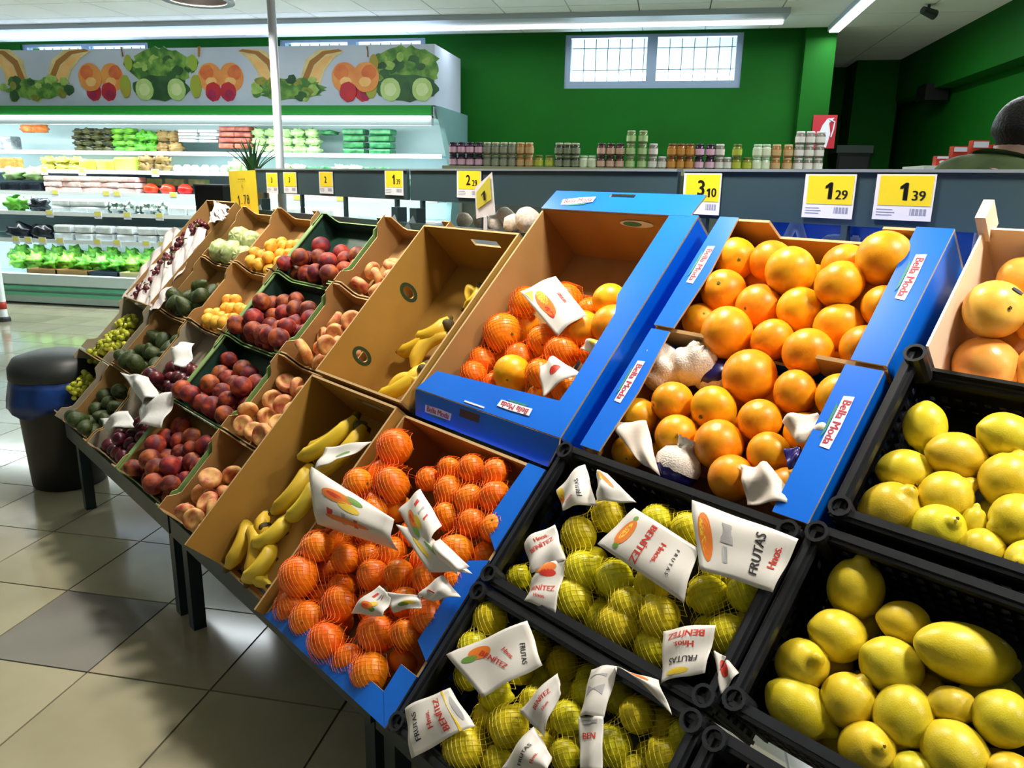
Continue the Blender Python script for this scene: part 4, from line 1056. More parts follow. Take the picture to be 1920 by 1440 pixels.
def band(parent, corners, n_, items, bulge=.012, rip=.003, seed=0, dn=None):
    o, S, tn = sheet('label_band', corners, n_, None, None, M_LAB, bulge, rip, seed, parent=parent, K=14, dn=dn)
    printed(o, S, tn, items); return o
def mandlab():
    return [('p', blob(.3, .4, .12, .2, .4), M_PO), ('p', blob(.42, .55, .1, .14), M_PY), ('p', blob(.2, .6, .08, .1), M_PG), ('p', blob(.3, .38, .05, .1), M_PR),
            ('p', [(.62, .25), (.8, .22), (.82, .3), (.63, .33)], M_PR), ('p', [(.6, .45), (.84, .42), (.84, .48), (.6, .51)], M_PGR), ('p', [(.64, .62), (.82, .6), (.82, .65), (.64, .67)], M_PR)]
# lower blue carton
MB1 = ((-1.48, -1.01), (.02, .55), (0, None))
A_ = bag('mandarin', 'netted mandarins wrapped in a wide white label beside the bananas', [(622, 897, 54), (672, 869, 62), (732, 852, 68), (678, 914, 54), (733, 908, 70), (650, 935, 54), (702, 960, 56), (690, 1000, 50, -.03), (640, 980, 50, -.03)], .165, MA_ME, M_NETO, 'mandarin nets in the lower blue carton', MB1)
B_ = bag('mandarin', 'netted mandarins in the corner under the blue front flap', [(803, 899, 46), (843, 881, 46), (885, 879, 54), (929, 887, 52), (845, 922, 60), (880, 936, 58), (926, 929, 62), (838, 965, 56), (884, 984, 58), (928, 990, 58), (860, 1035, 76), (905, 1040, 50, -.02)], .15, MA_ME, M_NETO, 'mandarin nets in the lower blue carton', MB1)
C_ = bag('mandarin', 'netted mandarins leaning against the bananas in the blue carton', [(548, 1000, 58), (600, 1008, 62), (538, 1052, 72), (598, 1062, 60), (532, 1119, 68), (648, 1050, 56), (590, 1112, 54, -.02), (640, 1100, 54, -.02)], .155, MA_ME, M_NETO, 'mandarin nets in the lower blue carton', MB1)
D_ = bag('mandarin', 'netted mandarins at the low front edge of the blue carton', [(580, 1167, 66), (638, 1132, 68), (612, 1203, 66), (585, 1252, 70), (652, 1237, 66), (692, 1258, 74), (708, 1190, 76), (762, 1190, 60), (560, 1185, 50, -.02)], .15, MA_ME, M_NETO, 'mandarin nets in the lower blue carton', MB1)
E_ = bag('mandarin', 'netted mandarins beside the black lemon crate, twisted label on top', [(812, 1152, 74), (700, 1085, 60), (752, 1075, 60), (800, 1085, 60), (858, 1095, 56), (760, 1130, 60), (700, 1130, 60, -.02), (850, 1125, 50, -.02), (742, 1030, 56, -.02), (792, 1052, 54, -.02), (692, 1042, 54, -.02), (770, 1005, 52, -.03)], .145, MA_ME, M_NETO, 'mandarin nets in the lower blue carton', MB1)
band(A_, [(585, 875), (600, 985), (745, 1032), (742, 975)], .215, mandlab() + [('p', blob(.75, .5, .06, .3, .1), M_PO)], .03, .004, 1, dn=(-.015, -.02, -.02, .01))
band(A_, [(590, 880), (612, 840), (700, 828), (640, 862)], .20, [('p', blob(.5, .6, .1, .2), M_PG)], .0, .003, 2, dn=(-.01, -.03, -.02, 0))
band(B_, [(748, 958), (790, 918), (828, 985), (800, 1048)], .205, mandlab(), .014, .003, 3)
band(B_, [(745, 985), (800, 1000), (885, 1075), (805, 1072)], .205, [('p', blob(.3, .5, .08, .25), M_PY), ('p', blob(.6, .5, .06, .2), M_PG)], .008, .003, 4)
band(B_, [(805, 1040), (825, 1010), (880, 1062), (858, 1078)], .21, [], .01, .003, 5)
band(E_, [(655, 1148), (712, 1098), (735, 1118), (722, 1158)], .20, mandlab(), .006, .004, 6)
band(E_, [(728, 1112), (790, 1118), (788, 1140), (735, 1148)], .20, [('p', blob(.5, .7, .2, .12), M_PG), ('p', blob(.7, .6, .2, .1), M_PY)], .006, .003, 7)
band(E_, [(785, 1116), (832, 1080), (862, 1118), (812, 1128)], .20, [('p', [(.3, .2), (.35, .2), (.4, .6), (.35, .6)], M_PR)], .01, .003, 8)
# upper blue carton: nets and a few loose oranges
MB2 = ((-1.48, -1.07), (.60, 1.19), (0, None))
F_ = bag('mandarin', 'netted mandarins with a square picture label in the big blue carton', [(945, 624, 76), (905, 675, 50), (978, 668, 56), (1015, 642, 62), (985, 585, 60, -.02), (940, 590, 56, -.03), (1060, 565, 70, -.02), (1100, 580, 50, -.03)], .095, MA_ME, M_NETO, 'mandarin nets in the upper blue carton', MB2)
G_ = bag('mandarin', 'netted mandarins with a torn white label behind the blue front flange', [(1056, 668, 68), (890, 702, 52), (1066, 728, 56), (1018, 705, 56), (925, 722, 50, -.02), (1100, 665, 50, -.02), (1010, 735, 50, -.02)], .105, MA_ME, M_NETO, 'mandarin nets in the upper blue carton', MB2)
band(F_, [(975, 547), (1042, 518), (1100, 590), (1045, 630)], .15, [('p', blob(.32, .45, .17, .27), M_PO), ('p', blob(.36, .32, .11, .17), M_PY), ('p', blob(.26, .62, .08, .12), M_PR), ('p', [(.06, .06), (.28, .08), (.1, .3)], M_PY), ('t', 'naranjas', .76, .5, .16, PI / 2, M_PR)], .006, .002, 11)
band(G_, [(1088, 652), (1110, 636), (1160, 642), (1140, 680)], .15, [('p', blob(.6, .35, .25, .1), M_PY)], .012, .004, 12)
band(G_, [(1012, 690), (1040, 670), (1090, 700), (1018, 745)], .16, [('p', blob(.6, .5, .2, .12), M_PR)], .012, .004, 13)
c, r_ = decked([(1100, 619, 80), (1166, 606, 86), (1148, 566, 66), (1192, 580, 62), (1210, 542, 66, -.02), (960, 700, 72)], .10)
c = relax(c, r_, MB2, 20, .3)
for i in range(len(c)): put(OR_ME[i % 4], 'orange', c[i], r_[i], rot_rand(RS), 'loose orange lying with the netted mandarins in the big blue carton', 'orange', 'loose oranges among mandarins', stem=CALYX, sz0=.92)
# lemons in nets
LB2 = ((-.975, -.51), (.33, .60), (0, None)); LB1 = ((-.975, -.51), (.035, .295), (0, None))
def lab(a): return a
g2 = 'lemon nets in the crate below the oranges'; g1 = 'lemon nets in the lowest crate'
H_ = bag('lemon', 'netted lemons under the large BEN\u00cdTEZ label', [(1086, 1002, 66), (1140, 965, 66, -.01), (1100, 1072, 76), (1150, 1090, 70), (1180, 1120, 66), (1236, 1156, 80), (1215, 1100, 66, -.01), (1236, 982, 68), (1286, 992, 68), (1190, 1010, 60, -.02), (1250, 1050, 60, -.02)], .15, LN_ME, M_NETY, g2, LB2)
I_ = bag('lemon', 'netted lemons under the white label near the crate corner socket', [(1326, 1116, 74), (1401, 1121, 74), (1386, 1197, 80), (1345, 1055, 66, -.01), (1420, 1060, 66, -.02), (1440, 1180, 60, -.02), (1330, 1180, 56, -.02)], .14, LN_ME, M_NETY, g2, LB2)
J_ = bag('lemon', 'netted lemons with a twisted label along the blue carton', [(970, 1082, 46), (1030, 1050, 56, -.02), (1010, 1110, 56, -.03), (1050, 1110, 60, -.02), (1000, 1040, 50, -.03)], .13, LN_ME, M_NETY, g2, LB2)
K_ = bag('lemon', 'netted lemons in the dark middle of the crate', [(1070, 1178, 78), (1152, 1192, 82), (1212, 1222, 74), (1076, 1252, 72), (1040, 1238, 56, -.02), (1140, 1250, 60, -.03), (1290, 1230, 60, -.03)], .125, LN_ME, M_NETY, g2, LB2)
band(H_, [(1190, 953), (1122, 1022), (1282, 1130), (1312, 1030)][::1], .195, [('p', q[1], q[2]) if q[0] == 'p' else q for q in [('p', blob(.5, .16, .30, .075), M_PO), ('p', blob(.48, .15, .2, .03), M_PY), ('p', blob(.83, .17, .06, .03), M_PG), ('p', blob(.17, .14, .06, .03), M_PG), ('t', 'BEN\u00cdTEZ', .5, .40, .22, 0, M_PR), ('t', 'Hnos.', .5, .60, .19, 0, M_PR), ('t', 'F R U T A S', .5, .78, .11, 0, M_PK)]], .008, .002, 21)
band(I_, [(1298, 938), (1312, 1068), (1450, 1112), (1498, 1012)], .20, [('p', blob(.5, .13, .35, .08), M_PO), ('p', blob(.5, .10, .25, .03), M_PY), ('p', [(.2, .32), (.5, .30), (.5, .45), (.2, .42)], M_PGR), ('p', [(.55, .33), (.8, .34), (.8, .4), (.55, .38)], M_PGR), ('t', 'FRUTAS', .5, .72, .20, PI, M_PK), ('t', 'Hnos.', .45, .88, .17, PI, M_PR)], .008, .003, 22)
band(J_, [(982, 1018), (1042, 985), (1062, 1050), (1000, 1078)], .18, [('t', 'BEN\u00cdTEZ', .5, .4, .18, 0.2, M_PR), ('t', 'Hnos.', .55, .2, .16, .2, M_PR)], .012, .004, 23)
band(J_, [(1000, 1072), (1060, 1048), (1042, 1150), (985, 1128)], .18, [('p', blob(.5, .12, .3, .12), M_PO), ('p', blob(.6, .25, .2, .08), M_PR), ('t', 'BEN\u00cdTEZ', .5, .6, .19, .1, M_PR), ('t', 'Hnos.', .5, .78, .14, .1, M_PR)], .010, .004, 24)
band(H_, [(1044, 920), (1098, 872), (1116, 945), (1055, 957)], .19, [('p', blob(.12, .3, .1, .2), M_PY), ('p', blob(.08, .5, .08, .15), M_PO), ('t', 'FRUTAS', .7, .55, .16, PI / 2, M_PK), ('t', 'Hnos.', .35, .75, .14, .2, M_PR)], .012, .004, 25)
band(H_, [(1118, 888), (1136, 885), (1196, 945), (1120, 940)], .19, [('p', blob(.6, .3, .12, .3, -.4), M_PO), ('p', blob(.4, .2, .1, .15), M_PY)], .012, .004, 26)
band(I_, [(1242, 1182), (1342, 1172), (1322, 1262), (1240, 1282)], .19, [('t', 'BEN\u00cdTEZ', .5, .16, .19, PI, M_PR), ('t', 'Hnos.', .5, .38, .17, PI, M_PR), ('t', 'FRUTAS', .5, .66, .17, PI, M_PK), ('p', blob(.4, .88, .25, .06), M_PY)], .01, .003, 27)
band(I_, [(1340, 1222), (1362, 1232), (1386, 1262), (1352, 1302)], .18, [('p', blob(.5, .5, .25, .3), M_PR)], .006, .003, 28)
L_ = bag('lemon', 'netted lemons held by a white band beside the blue carton', [(917, 1162, 64), (892, 1212, 62), (930, 1302, 64), (975, 1255, 56, -.02), (880, 1265, 56, -.03), (1000, 1215, 50, -.03)], .15, LN_ME, M_NETY, g1, LB1)
N_ = bag('lemon', 'netted lemons beside the folded FRUTAS label in the lowest crate', [(956, 1362, 76), (872, 1412, 84), (915, 1345, 60, -.02), (1000, 1320, 60, -.02), (930, 1425, 64, -.01), (835, 1440, 60, -.02), (1010, 1400, 60, -.02)], .15, LN_ME, M_NETY, g1, LB1)
O_ = bag('lemon', 'netted lemons behind the long curled label strip', [(1066, 1347, 64), (1152, 1402, 76), (1262, 1402, 80), (1205, 1345, 66), (1292, 1378, 60), (1100, 1300, 60, -.02), (1240, 1340, 60, -.02), (1060, 1415, 60), (1195, 1440, 60)], .14, LN_ME, M_NETY, g1, LB1)
bag('lemon', 'netted lemons deep at the back of the lowest crate', [(1062, 1238, 60), (1114, 1266, 60), (1012, 1208, 56), (1165, 1298, 60), (1215, 1318, 58), (1010, 1262, 54, -.02), (1060, 1295, 54, -.02), (1265, 1345, 56)], .085, LN_ME, M_NETY, g1, LB1)
band(L_, [(838, 1228), (905, 1308), (1018, 1248), (990, 1165)], .195, [('p', blob(.25, .35, .12, .14), M_PO), ('p', blob(.3, .2, .06, .1), M_PG), ('t', 'BEN\u00cdTEZ', .5, .45, .15, .5, M_PR), ('t', 'Hnos.', .5, .65, .12, .3, M_PR), ('t', 'FRUTAS', .62, .82, .13, -.2, M_PK)], .006, .003, 31, dn=(-.01, 0, -.01, -.005))
band(N_, [(762, 1330), (845, 1290), (892, 1362), (772, 1422)], .195, [('t', 'FRUTAS', .20, .5, .17, PI / 2, M_PK), ('t', 'Hnos.', .45, .5, .17, PI / 2, M_PR), ('t', 'BEN\u00cdTEZ', .66, .5, .20, PI / 2, M_PR), ('p', [(.8, 0), (.84, 0), (.84, 1), (.8, 1)], M_PY), ('p', blob(.92, .5, .04, .3), M_PGR)], .014, .003, 32)
band(N_, [(972, 1332), (1045, 1262), (1052, 1300), (1020, 1382)], .19, [('t', 'BEN\u00cdTEZ', .5, .4, .2, .0, M_PR), ('t', 'Hnos.', .5, .65, .16, .0, M_PR)], .006, .003, 33)
band(N_, [(938, 1442), (1000, 1362), (1035, 1420), (1032, 1460)], .19, [('t', 'FRUTAS', .45, .35, .17, 0, M_PK), ('t', 'Hnos.', .5, .6, .16, .0, M_PR)], .01, .003, 34)
band(O_, [(1108, 1255), (1158, 1250), (1132, 1345), (1086, 1345)], .20, [('p', [(.15, .2), (.8, .18), (.8, .24), (.15, .26)], M_PGR), ('p', [(.15, .4), (.8, .38), (.8, .6), (.15, .62)], M_PGR)], .012, .002, 35, dn=(-.01, -.01, 0, 0))
band(O_, [(1086, 1344), (1132, 1344), (1128, 1445), (1088, 1445)], .20, [('t', 'BEN', .45, .38, .34, 0, M_PR), ('p', [(.2, .08), (.8, .06), (.8, .14), (.2, .16)], M_PGR)], .004, .002, 36)
band(O_, [(1152, 1250), (1186, 1262), (1262, 1342), (1235, 1275)], .195, [('p', blob(.2, .5, .1, .3), M_PO)], .012, .004, 37)

# ================================================================== refrigerated case along the back wall
M_CW = mat('case_white', rgb(206, 226, 228), rgb(212, 232, 234), rough=.35, scale=3); M_CG = mat('case_green_strip', rgb(24, 132, 44), rough=.4)
M_CTEAL = mat('case_bumper_green', rgb(96, 186, 150), rough=.35); M_CDK = mat('case_kick', rgb(46, 62, 66), rough=.5); M_SHELF = mat('case_shelf', rgb(196, 216, 222), rough=.4)
M_HEAD = mat('header_print_ground', rgb(186, 196, 216), rgb(196, 206, 224), rough=.45, scale=2)
M_CTUBE = mat('case_tube', (1, 1, 1), emit=(.92, 1, .98), es=7.0)
CX0, CX1 = -9.6, -2.2
r = empty('refrigerated_case', T3(0, 0, 0), 'long white open refrigerated case of vegetables with a printed fruit header', 'refrigerated case')
MB().box(CX0, CX1, 8.38, 8.5, .0, 2.06).build('back_panel', M_CW, r)
poly = [(7.45, .0), (7.45, .33), (7.62, .40), (7.95, 1.45), (7.62, 1.88), (7.45, 2.06), (8.5, 2.06), (8.5, 0)]
for x in (CX0, CX1):
    MB().prism(poly, 0, .05, 0, Matrix(((0, 0, 1, x), (1, 0, 0, 0), (0, 1, 0, 0), (0, 0, 0, 1)))).build('side_panel', mat('case_side', rgb(120, 160, 164), rough=.4), r)
MB().box(CX0, CX1, 7.36, 8.4, .02, .20).build('base_tank', M_CW, r)
MB().box(CX0, CX1, 7.40, 7.50, .0, .10).build('kick_plate', M_CDK, r)
MB().box(CX0, CX1, 7.33, 7.42, .22, .33).build('front_lip', M_CW, r)
for z in (.10, .165): MB().box(CX0, CX1, 7.32, 7.37, z, z + .035).build('bumper', M_CTEAL, r)
MB().box(CX0, CX1, 7.36, 8.38, .19, .24).build('tank_floor', M_CW, r)
MB().box(CX0, CX1 - .02, 7.42, 8.4, 1.955, 2.06).build('canopy', M_CW, r)
MB().box(CX0, CX1 - .02, 7.40, 7.45, 1.98, 2.065).build('green_strip', M_CG, r)
MB().box(CX0, CX1 - .02, 7.405, 7.47, 1.885, 1.975).build('canopy_lip', mat('canopy_lip', rgb(176, 190, 194), rough=.3), r)
MB().tube([(CX0, 7.388, 1.952), (CX1 - .03, 7.388, 1.952)], .016, 10).build('light_tube', M_CTUBE, r)
SHELVES = [(1.628, 7.86), (1.425, 7.77), (1.19, 7.69), (.975, 7.62), (.685, 7.52)]
for z, y in SHELVES:
    sh = MB().box(CX0, CX1 - .05, y, 8.36, z - .022, z).build('shelf', M_SHELF, r)
    MB().box(CX0, CX1 - .05, y - .012, y, z - .03, z + .012).build('ticket_rail', M_WHITE, sh)
# canopy tube lamp, then unseen lamps added inside to brighten the produce
for (z, y, e, tl_) in ((1.89, 7.50, 95, -14), (1.885, 7.58, 60, 32), (1.60, 7.92, 26, 15), (1.16, 7.76, 70, 22), (.66, 7.60, 60, 22)):
    area('case_and_fill_lamp', ((CX0 + CX1) / 2, y, z - .02), CX1 - CX0 - .1, .05, e, (.90, 1.0, .99), tilt=(math.radians(tl_), 0))
# header with flat fruit print
hd = MB(); hd.box(CX0, CX1, 7.46, 8.4, 2.07, 2.605)
H = hd.build('header', M_HEAD, r)
PR = dict(peach=mat('pr_peach', rgb(222, 130, 66), rgb(230, 160, 80), rough=.5, scale=4), red=mat('pr_red', rgb(196, 40, 44), rgb(176, 30, 60), rough=.5, scale=6),
          leaf=mat('pr_leaf', rgb(60, 116, 40), rgb(124, 168, 72), rough=.5, scale=9, lo=.4, hi=.6), dark=mat('pr_dark', rgb(30, 74, 40), rgb(52, 100, 50), rough=.5, scale=8),
          lime=mat('pr_lime', rgb(164, 196, 110), rgb(186, 210, 140), rough=.5, scale=8), melon=mat('pr_melon', rgb(206, 186, 128), rgb(226, 206, 150), rough=.5, scale=10), rind=mat('pr_rind', rgb(166, 110, 44), rough=.5),
          pear=mat('pr_pear', rgb(150, 176, 60), rgb(170, 140, 50), rough=.5, scale=3))
LAYER = [0]
def pr(kind, pts):
    LAYER[0] += 1; yy = 7.459 - .0002 * (LAYER[0] % 60)
    n_ = len(pts); MB().add([(x, yy, z) for x, z in pts] + [(x, 7.461, z) for x, z in pts], [tuple(range(n_)), tuple(range(2 * n_ - 1, n_ - 1, -1))] + [(i, i + n_, (i + 1) % n_ + n_, (i + 1) % n_) for i in range(n_)]).build('printed_' + kind, PR[kind], H)
def rag(cx, cz, rx, rz, k, amp, seed):
    rs = random.Random(seed); return [(cx + rx * math.cos(2 * PI * i / k) * (1 + rs.uniform(-amp, amp)), cz + rz * math.sin(2 * PI * i / k) * (1 + rs.uniform(-amp, amp))) for i in range(k)]
def hx(px, py): p = on_y(px, py, 7.46); return p.x, p.z
PR.update(peachd=mat('pr_peach_blush', rgb(206, 92, 50), rgb(224, 124, 60), rough=.5, scale=7), peachl=mat('pr_peach_light', rgb(236, 178, 104), rgb(242, 196, 130), rough=.5, scale=7),
          redd=mat('pr_red_dark', rgb(140, 20, 44), rgb(170, 30, 90), rough=.5, scale=7), leafl=mat('pr_leaf_light', rgb(132, 172, 76), rgb(168, 196, 104), rough=.5, scale=16), olive=mat('pr_olive', rgb(112, 122, 40), rgb(150, 150, 60), rough=.5, scale=14), limel=mat('pr_lime_core', rgb(196, 214, 150), rgb(208, 222, 170), rough=.5, scale=14))
def dabs(cx, cy, rx, ry, kinds, n_, size, seed):
    """a drift of leaf shapes printed on the header, in photo pixels"""
    rs = random.Random(seed)
    for i in range(n_):
        while True:
            a, b = rs.uniform(-1, 1), rs.uniform(-1, 1)
            if a * a + b * b < 1: break
        x, z = hx(cx + a * rx, cy + b * ry); q = size * rs.uniform(.7, 1.2)
        if -9.5 < x < CX1 - q - .02 and 2.09 + q < z < 2.59 - q: pr(kinds[i % len(kinds)], rag(x, z, q, q * rs.uniform(.6, 1), 11, .22, seed * 50 + i))
def motif(px):   # px of the lettuce bowl centre; peaches either side, melons between
    for dx in ((-112, 112) if px < 700 else (-95,)):
        for q in (-20, 20):
            x, z = hx(px + dx + q, 145); pr('peach', rag(x, z, .13, .135, 24, .02, 3)); x, z = hx(px + dx + q * 1.3, 136); pr('peachd', rag(x, z, .075, .07, 16, .08, 4)); x, z = hx(px + dx + q * .9, 154); pr('peachl', rag(x, z, .06, .045, 14, .1, 5))
        for q in (-14, 14):
            x, z = hx(px + dx + q, 172); pr('red', rag(x, z, .085, .09, 18, .06, 5)); x, z = hx(px + dx + q * 1.2, 178); pr('redd', rag(x, z, .05, .05, 12, .1, 6))
    x, z = hx(px, 128); pr('leaf', rag(x, z, .33, .19, 40, .10, 8))
    dabs(px, 120, 62, 24, ('leafl', 'dark', 'leaf', 'leaf'), 26, .055, int(px) + 300)
    x, z = hx(px, 165); pr('dark', rag(x, z, .32, .12, 30, .08, 9))
    for q in (-30, 30):
        x, z = hx(px + q, 168); pr('lime', rag(x, z, .10, .105, 20, .03, 2)); pr('limel', rag(x, z, .06, .06, 12, .06, 2))
    for q in ((-66, 66) if px < 700 else (-66,)):
        x, z = hx(px + q, 162); pr('pear', rag(x, z, .06, .11, 16, .05, 4)); x, z = hx(px + q * .92, 118); pr('pear', rag(x, z, .045, .075, 14, .06, 6)); x, z = hx(px + q * 1.08, 98); pr('rind', [(x - .012, z - .04), (x + .004, z - .04), (x + .02 * (1 if q > 0 else -1), z + .05), (x - .004, z + .05)])
def melons(px):
    for sgn in (-1, 1):
        a = [(px + sgn * q, w) for q, w in ((18, 150), (28, 112), (52, 93), (80, 92), (100, 96), (82, 108), (64, 132), (55, 160))]
        pr('melon', [hx(*q) for q in (a if sgn < 0 else a[::-1])])
        a = [(px + sgn * q, w) for q, w in ((22, 148), (36, 114), (60, 96), (90, 92), (98, 96), (66, 102), (44, 122), (32, 152))]
        pr('rind', [hx(*q) for q in (a if sgn < 0 else a[::-1])])
        a = [(px + sgn * q, w) for q, w in ((36, 150), (46, 124), (66, 106), (86, 101), (74, 112), (60, 132), (50, 154))]
        pr('peachl', [hx(*q) for q in (a if sgn < 0 else a[::-1])])
    x, z = hx(px, 167); pr('leaf', rag(x, z, .34, .10, 44, .14, 11))
    dabs(px, 166, 72, 22, ('olive', 'leafl', 'leaf', 'dark'), 30, .05, int(px) + 900)
for px in (-168, 302, 762): motif(px)
for px in (70, 545): melons(px)

# ---- produce on the case shelves
def lump(name, m, seed, sx, sy, sz, amp=.2, fr=5):
    rs = random.Random(seed); ph = [rs.uniform(0, 6.28) for _ in range(6)]
    def mod(x, y, z):
        k = 1 + amp * math.sin(fr * x + ph[0]) * math.sin(fr * y + ph[1]) + amp * .6 * math.sin(fr * 1.7 * z + ph[2] + 2 * x)
        return x * k * sx, y * k * sy, max(z * k, -.85) * sz
    return fruit_mesh(name, m, p_sphere(1), 18, 11, mod)
def packmesh(name, m, sx, sy, sz, topm=None):
    mb = MB(); mb.box(-sx, sx, -sy, sy, 0, sz); me = mb.mesh(name, [m]); bevel(me, min(sx, sy, sz) * .28, 2); return me
PM = {}
def pm(key, *a, **k):
    if key not in PM: PM[key] = mat('veg_' + key, *a, **k)
    return PM[key]
DKV = pm('dark', rgb(36, 38, 22), rgb(86, 86, 44), rough=.35, scale=12, rand=.2); GRV = pm('green', rgb(58, 140, 30), rgb(120, 190, 60), rough=.4, scale=14, rand=.3)
BRV = pm('brown', rgb(120, 92, 44), rgb(176, 150, 92), rough=.5, scale=12, rand=.2); WHV = pm('white', rgb(206, 212, 214), rgb(236, 240, 240), rough=.3, scale=12, rand=.1)
RDV = pm('redbrown', rgb(140, 56, 40), rgb(190, 110, 90), rough=.4, scale=12, rand=.2); PLV = pm('pale', rgb(150, 200, 120), rgb(206, 232, 176), rough=.4, scale=12, rand=.2)
DGV = pm('deep', rgb(20, 92, 50), rgb(60, 150, 90), rough=.35, scale=16, rand=.2); YLV = pm('yellow', rgb(206, 200, 60), rgb(232, 226, 120), rough=.4, scale=10, rand=.2)
ORV = pm('orange', rgb(224, 110, 40), rgb(240, 170, 90), rough=.4, scale=8, rand=.2); PKV = pm('pink', rgb(226, 176, 168), rgb(246, 224, 218), rough=.3, scale=14, rand=.2)
TMV = pm('tomato', rgb(214, 44, 24), rgb(236, 88, 40), rough=.3, scale=6, rand=.2); BKV = pm('blackbag', rgb(14, 18, 26), rgb(34, 42, 52), rough=.25, scale=10)
LMV = pm('lime', rgb(170, 210, 40), rgb(214, 232, 120), rough=.4, scale=3); GYV = pm('grey', rgb(110, 118, 126), rgb(180, 186, 190), rough=.35, scale=14)
def row(kind, x0, x1, sh, me, name, label, cat, step, layers=1, lh=.1, dy=.12, sink=0.0, jit=.01, ry=0.0, depth=1):
    z, y = SHELVES[sh] if sh >= 0 else (.24, 7.43)
    a = on_y(x0, 300, y + dy).x; b = on_y(x1, 300, y + dy).x; n_ = max(1, int(round((b - a) / step)))
    rs = random.Random(int(x0 * 3 + sh)); mes = me if isinstance(me, list) else [me]
    for L_ in range(layers):
        for d in range(depth):
            for i in range(n_):
                x = a + (i + .5) * (b - a) / n_
                o = ob(name, mes[(i + L_) % len(mes)], None, T3(x + rs.uniform(-jit, jit), y + dy + d * step * .9, z + .001 + L_ * lh - sink) @ Matrix.Rotation(rs.uniform(-.15, .15) + (rs.uniform(-ry, ry)), 4, 'Z'))
                tag(o, label, cat, label[:60])
L_ = lambda m, s, a, b, c, amp=.2, fr=5: [lump('veg', m, s + i, a, b, c, amp, fr) for i in range(2)]
TOPZ = lambda mes, h: mes
def grounded(mes):
    for me in (mes if isinstance(mes, list) else [mes]):
        z0 = min(v.co.z for v in me.vertices)
        for v in me.vertices: v.co.z -= z0
    return mes
G = grounded
row('a', 2, 40, 0, packmesh('pack', GYV, .09, .09, .16), 'bagged_salad', 'grey bagged salad at the far end of the top case shelf', 'salad bag', .2)
row('a', 50, 95, 0, G(L_(ORV, 1, .10, .08, .05)), 'carrot_bag', 'orange carrot bag on the top case shelf', 'carrot bag', .2, sink=-.2)
row('a', 145, 218, 0, G(L_(DKV, 2, .075, .06, .034, .25)), 'aubergine', 'dark shiny aubergine stacked on the top case shelf', 'aubergine', .12, 4, .062)
row('a', 218, 262, 0, G(L_(GRV, 3, .085, .06, .035, .2)), 'courgette', 'bright green courgette stacked on the top case shelf', 'courgette', .13, 4, .064)
row('a', 262, 300, 0, G(L_(pm('leafgreen', rgb(40, 130, 20), rgb(110, 190, 60), rough=.5, scale=20), 4, .08, .07, .06, .35, 9)), 'leek_bundle', 'leafy green bundle beside the courgettes', 'vegetable bundle', .15, 2, .11)
row('a', 298, 345, 0, G(L_(BRV, 5, .085, .07, .06, .3, 8)), 'artichoke', 'brownish artichoke on the top case shelf', 'artichoke', .15, 2, .115)
row('a', 346, 420, 0, packmesh('pack', WHV, .11, .08, .028), 'tray_pack', 'flat silvery wrapped tray stacked on the top case shelf', 'tray pack', .24, 4, .033, sink=-.11)
row('a', 420, 478, 0, packmesh('pack', RDV, .09, .08, .05), 'sausage_pack', 'red brown wrapped pack stacked on the top case shelf', 'pack', .19, 4, .058, sink=-.05)
row('a', 478, 602, 0, G(L_(PLV, 6, .075, .07, .05, .28, 9)), 'cabbage', 'pale green cabbage heaped on the top case shelf', 'cabbage', .14, 3, .085)
row('a', 602, 640, 0, G(L_(DGV, 7, .10, .08, .03, .2)), 'cucumber_pack', 'dark cucumber lying behind the pale cabbages', 'cucumber', .2, 1, sink=-.19)
row('a', 642, 744, 0, packmesh('pack', DGV, .115, .09, .058), 'spinach_pack', 'dark green spinach pack stacked at the case end', 'spinach pack', .245, 4, .066)
row('b', 0, 42, 1, packmesh('pack', ORV, .1, .08, .13), 'juice_pack', 'orange pack at the far end of the second case shelf', 'pack', .22)
row('b', 80, 156, 1, G(L_(YLV, 8, .085, .07, .04, .3, 8)), 'pepper', 'yellow green pepper on the second case shelf', 'pepper', .15, 2, .07)
row('b', 156, 218, 1, packmesh('pack', YLV, .1, .08, .12), 'corn_pack', 'yellow sweetcorn pack on the second case shelf', 'corn pack', .21)
row('b', 218, 262, 1, packmesh('pack', LMV, .13, .08, .15), 'lime_carton', 'lime green carton on the second case shelf', 'carton', .27)
row('b', 262, 322, 1, G(L_(BRV, 9, .08, .07, .06, .3, 7)), 'mushroom_tray', 'brown mushroom heap on the second case shelf', 'mushrooms', .17, 2, .075)
row('b', 322, 428, 1, G(L_(WHV, 10, .05, .05, .042, .1)), 'white_mushroom', 'round white mushroom on the second case shelf', 'mushroom', .11, 1)
row('b', 430, 480, 1, G(L_(PLV, 11, .09, .08, .07, .3, 9)), 'lettuce', 'pale lettuce behind the yellow sign', 'lettuce', .18)
row('b', 522, 732, 1, G(L_(PLV, 12, .08, .08, .055, .3, 8) + L_(DGV, 13, .08, .08, .045, .3, 8)), 'salad_head', 'small mixed salad head in a row on the second case shelf', 'salad', .15)
row('c', 0, 88, 2, G(L_(PLV, 14, .12, .09, .08, .3, 8)), 'endive', 'pale green endive over black bags on the third case shelf', 'endive', .25, sink=-.12)
row('c', 0, 80, 2, packmesh('pack', BKV, .12, .09, .1), 'black_bag', 'black plastic bag on the third case shelf', 'bag', .26, dy=.10)
row('c', 88, 262, 2, packmesh('pack', PKV, .12, .09, .055), 'pink_tray', 'pinkish white wrapped tray on the third case shelf', 'tray', .25, 3, .06)
row('c', 262, 392, 2, G(L_(TMV, 15, .085, .075, .06, .12)), 'tomato_tray', 'bright red tomato pack on the third case shelf', 'tomatoes', .19)
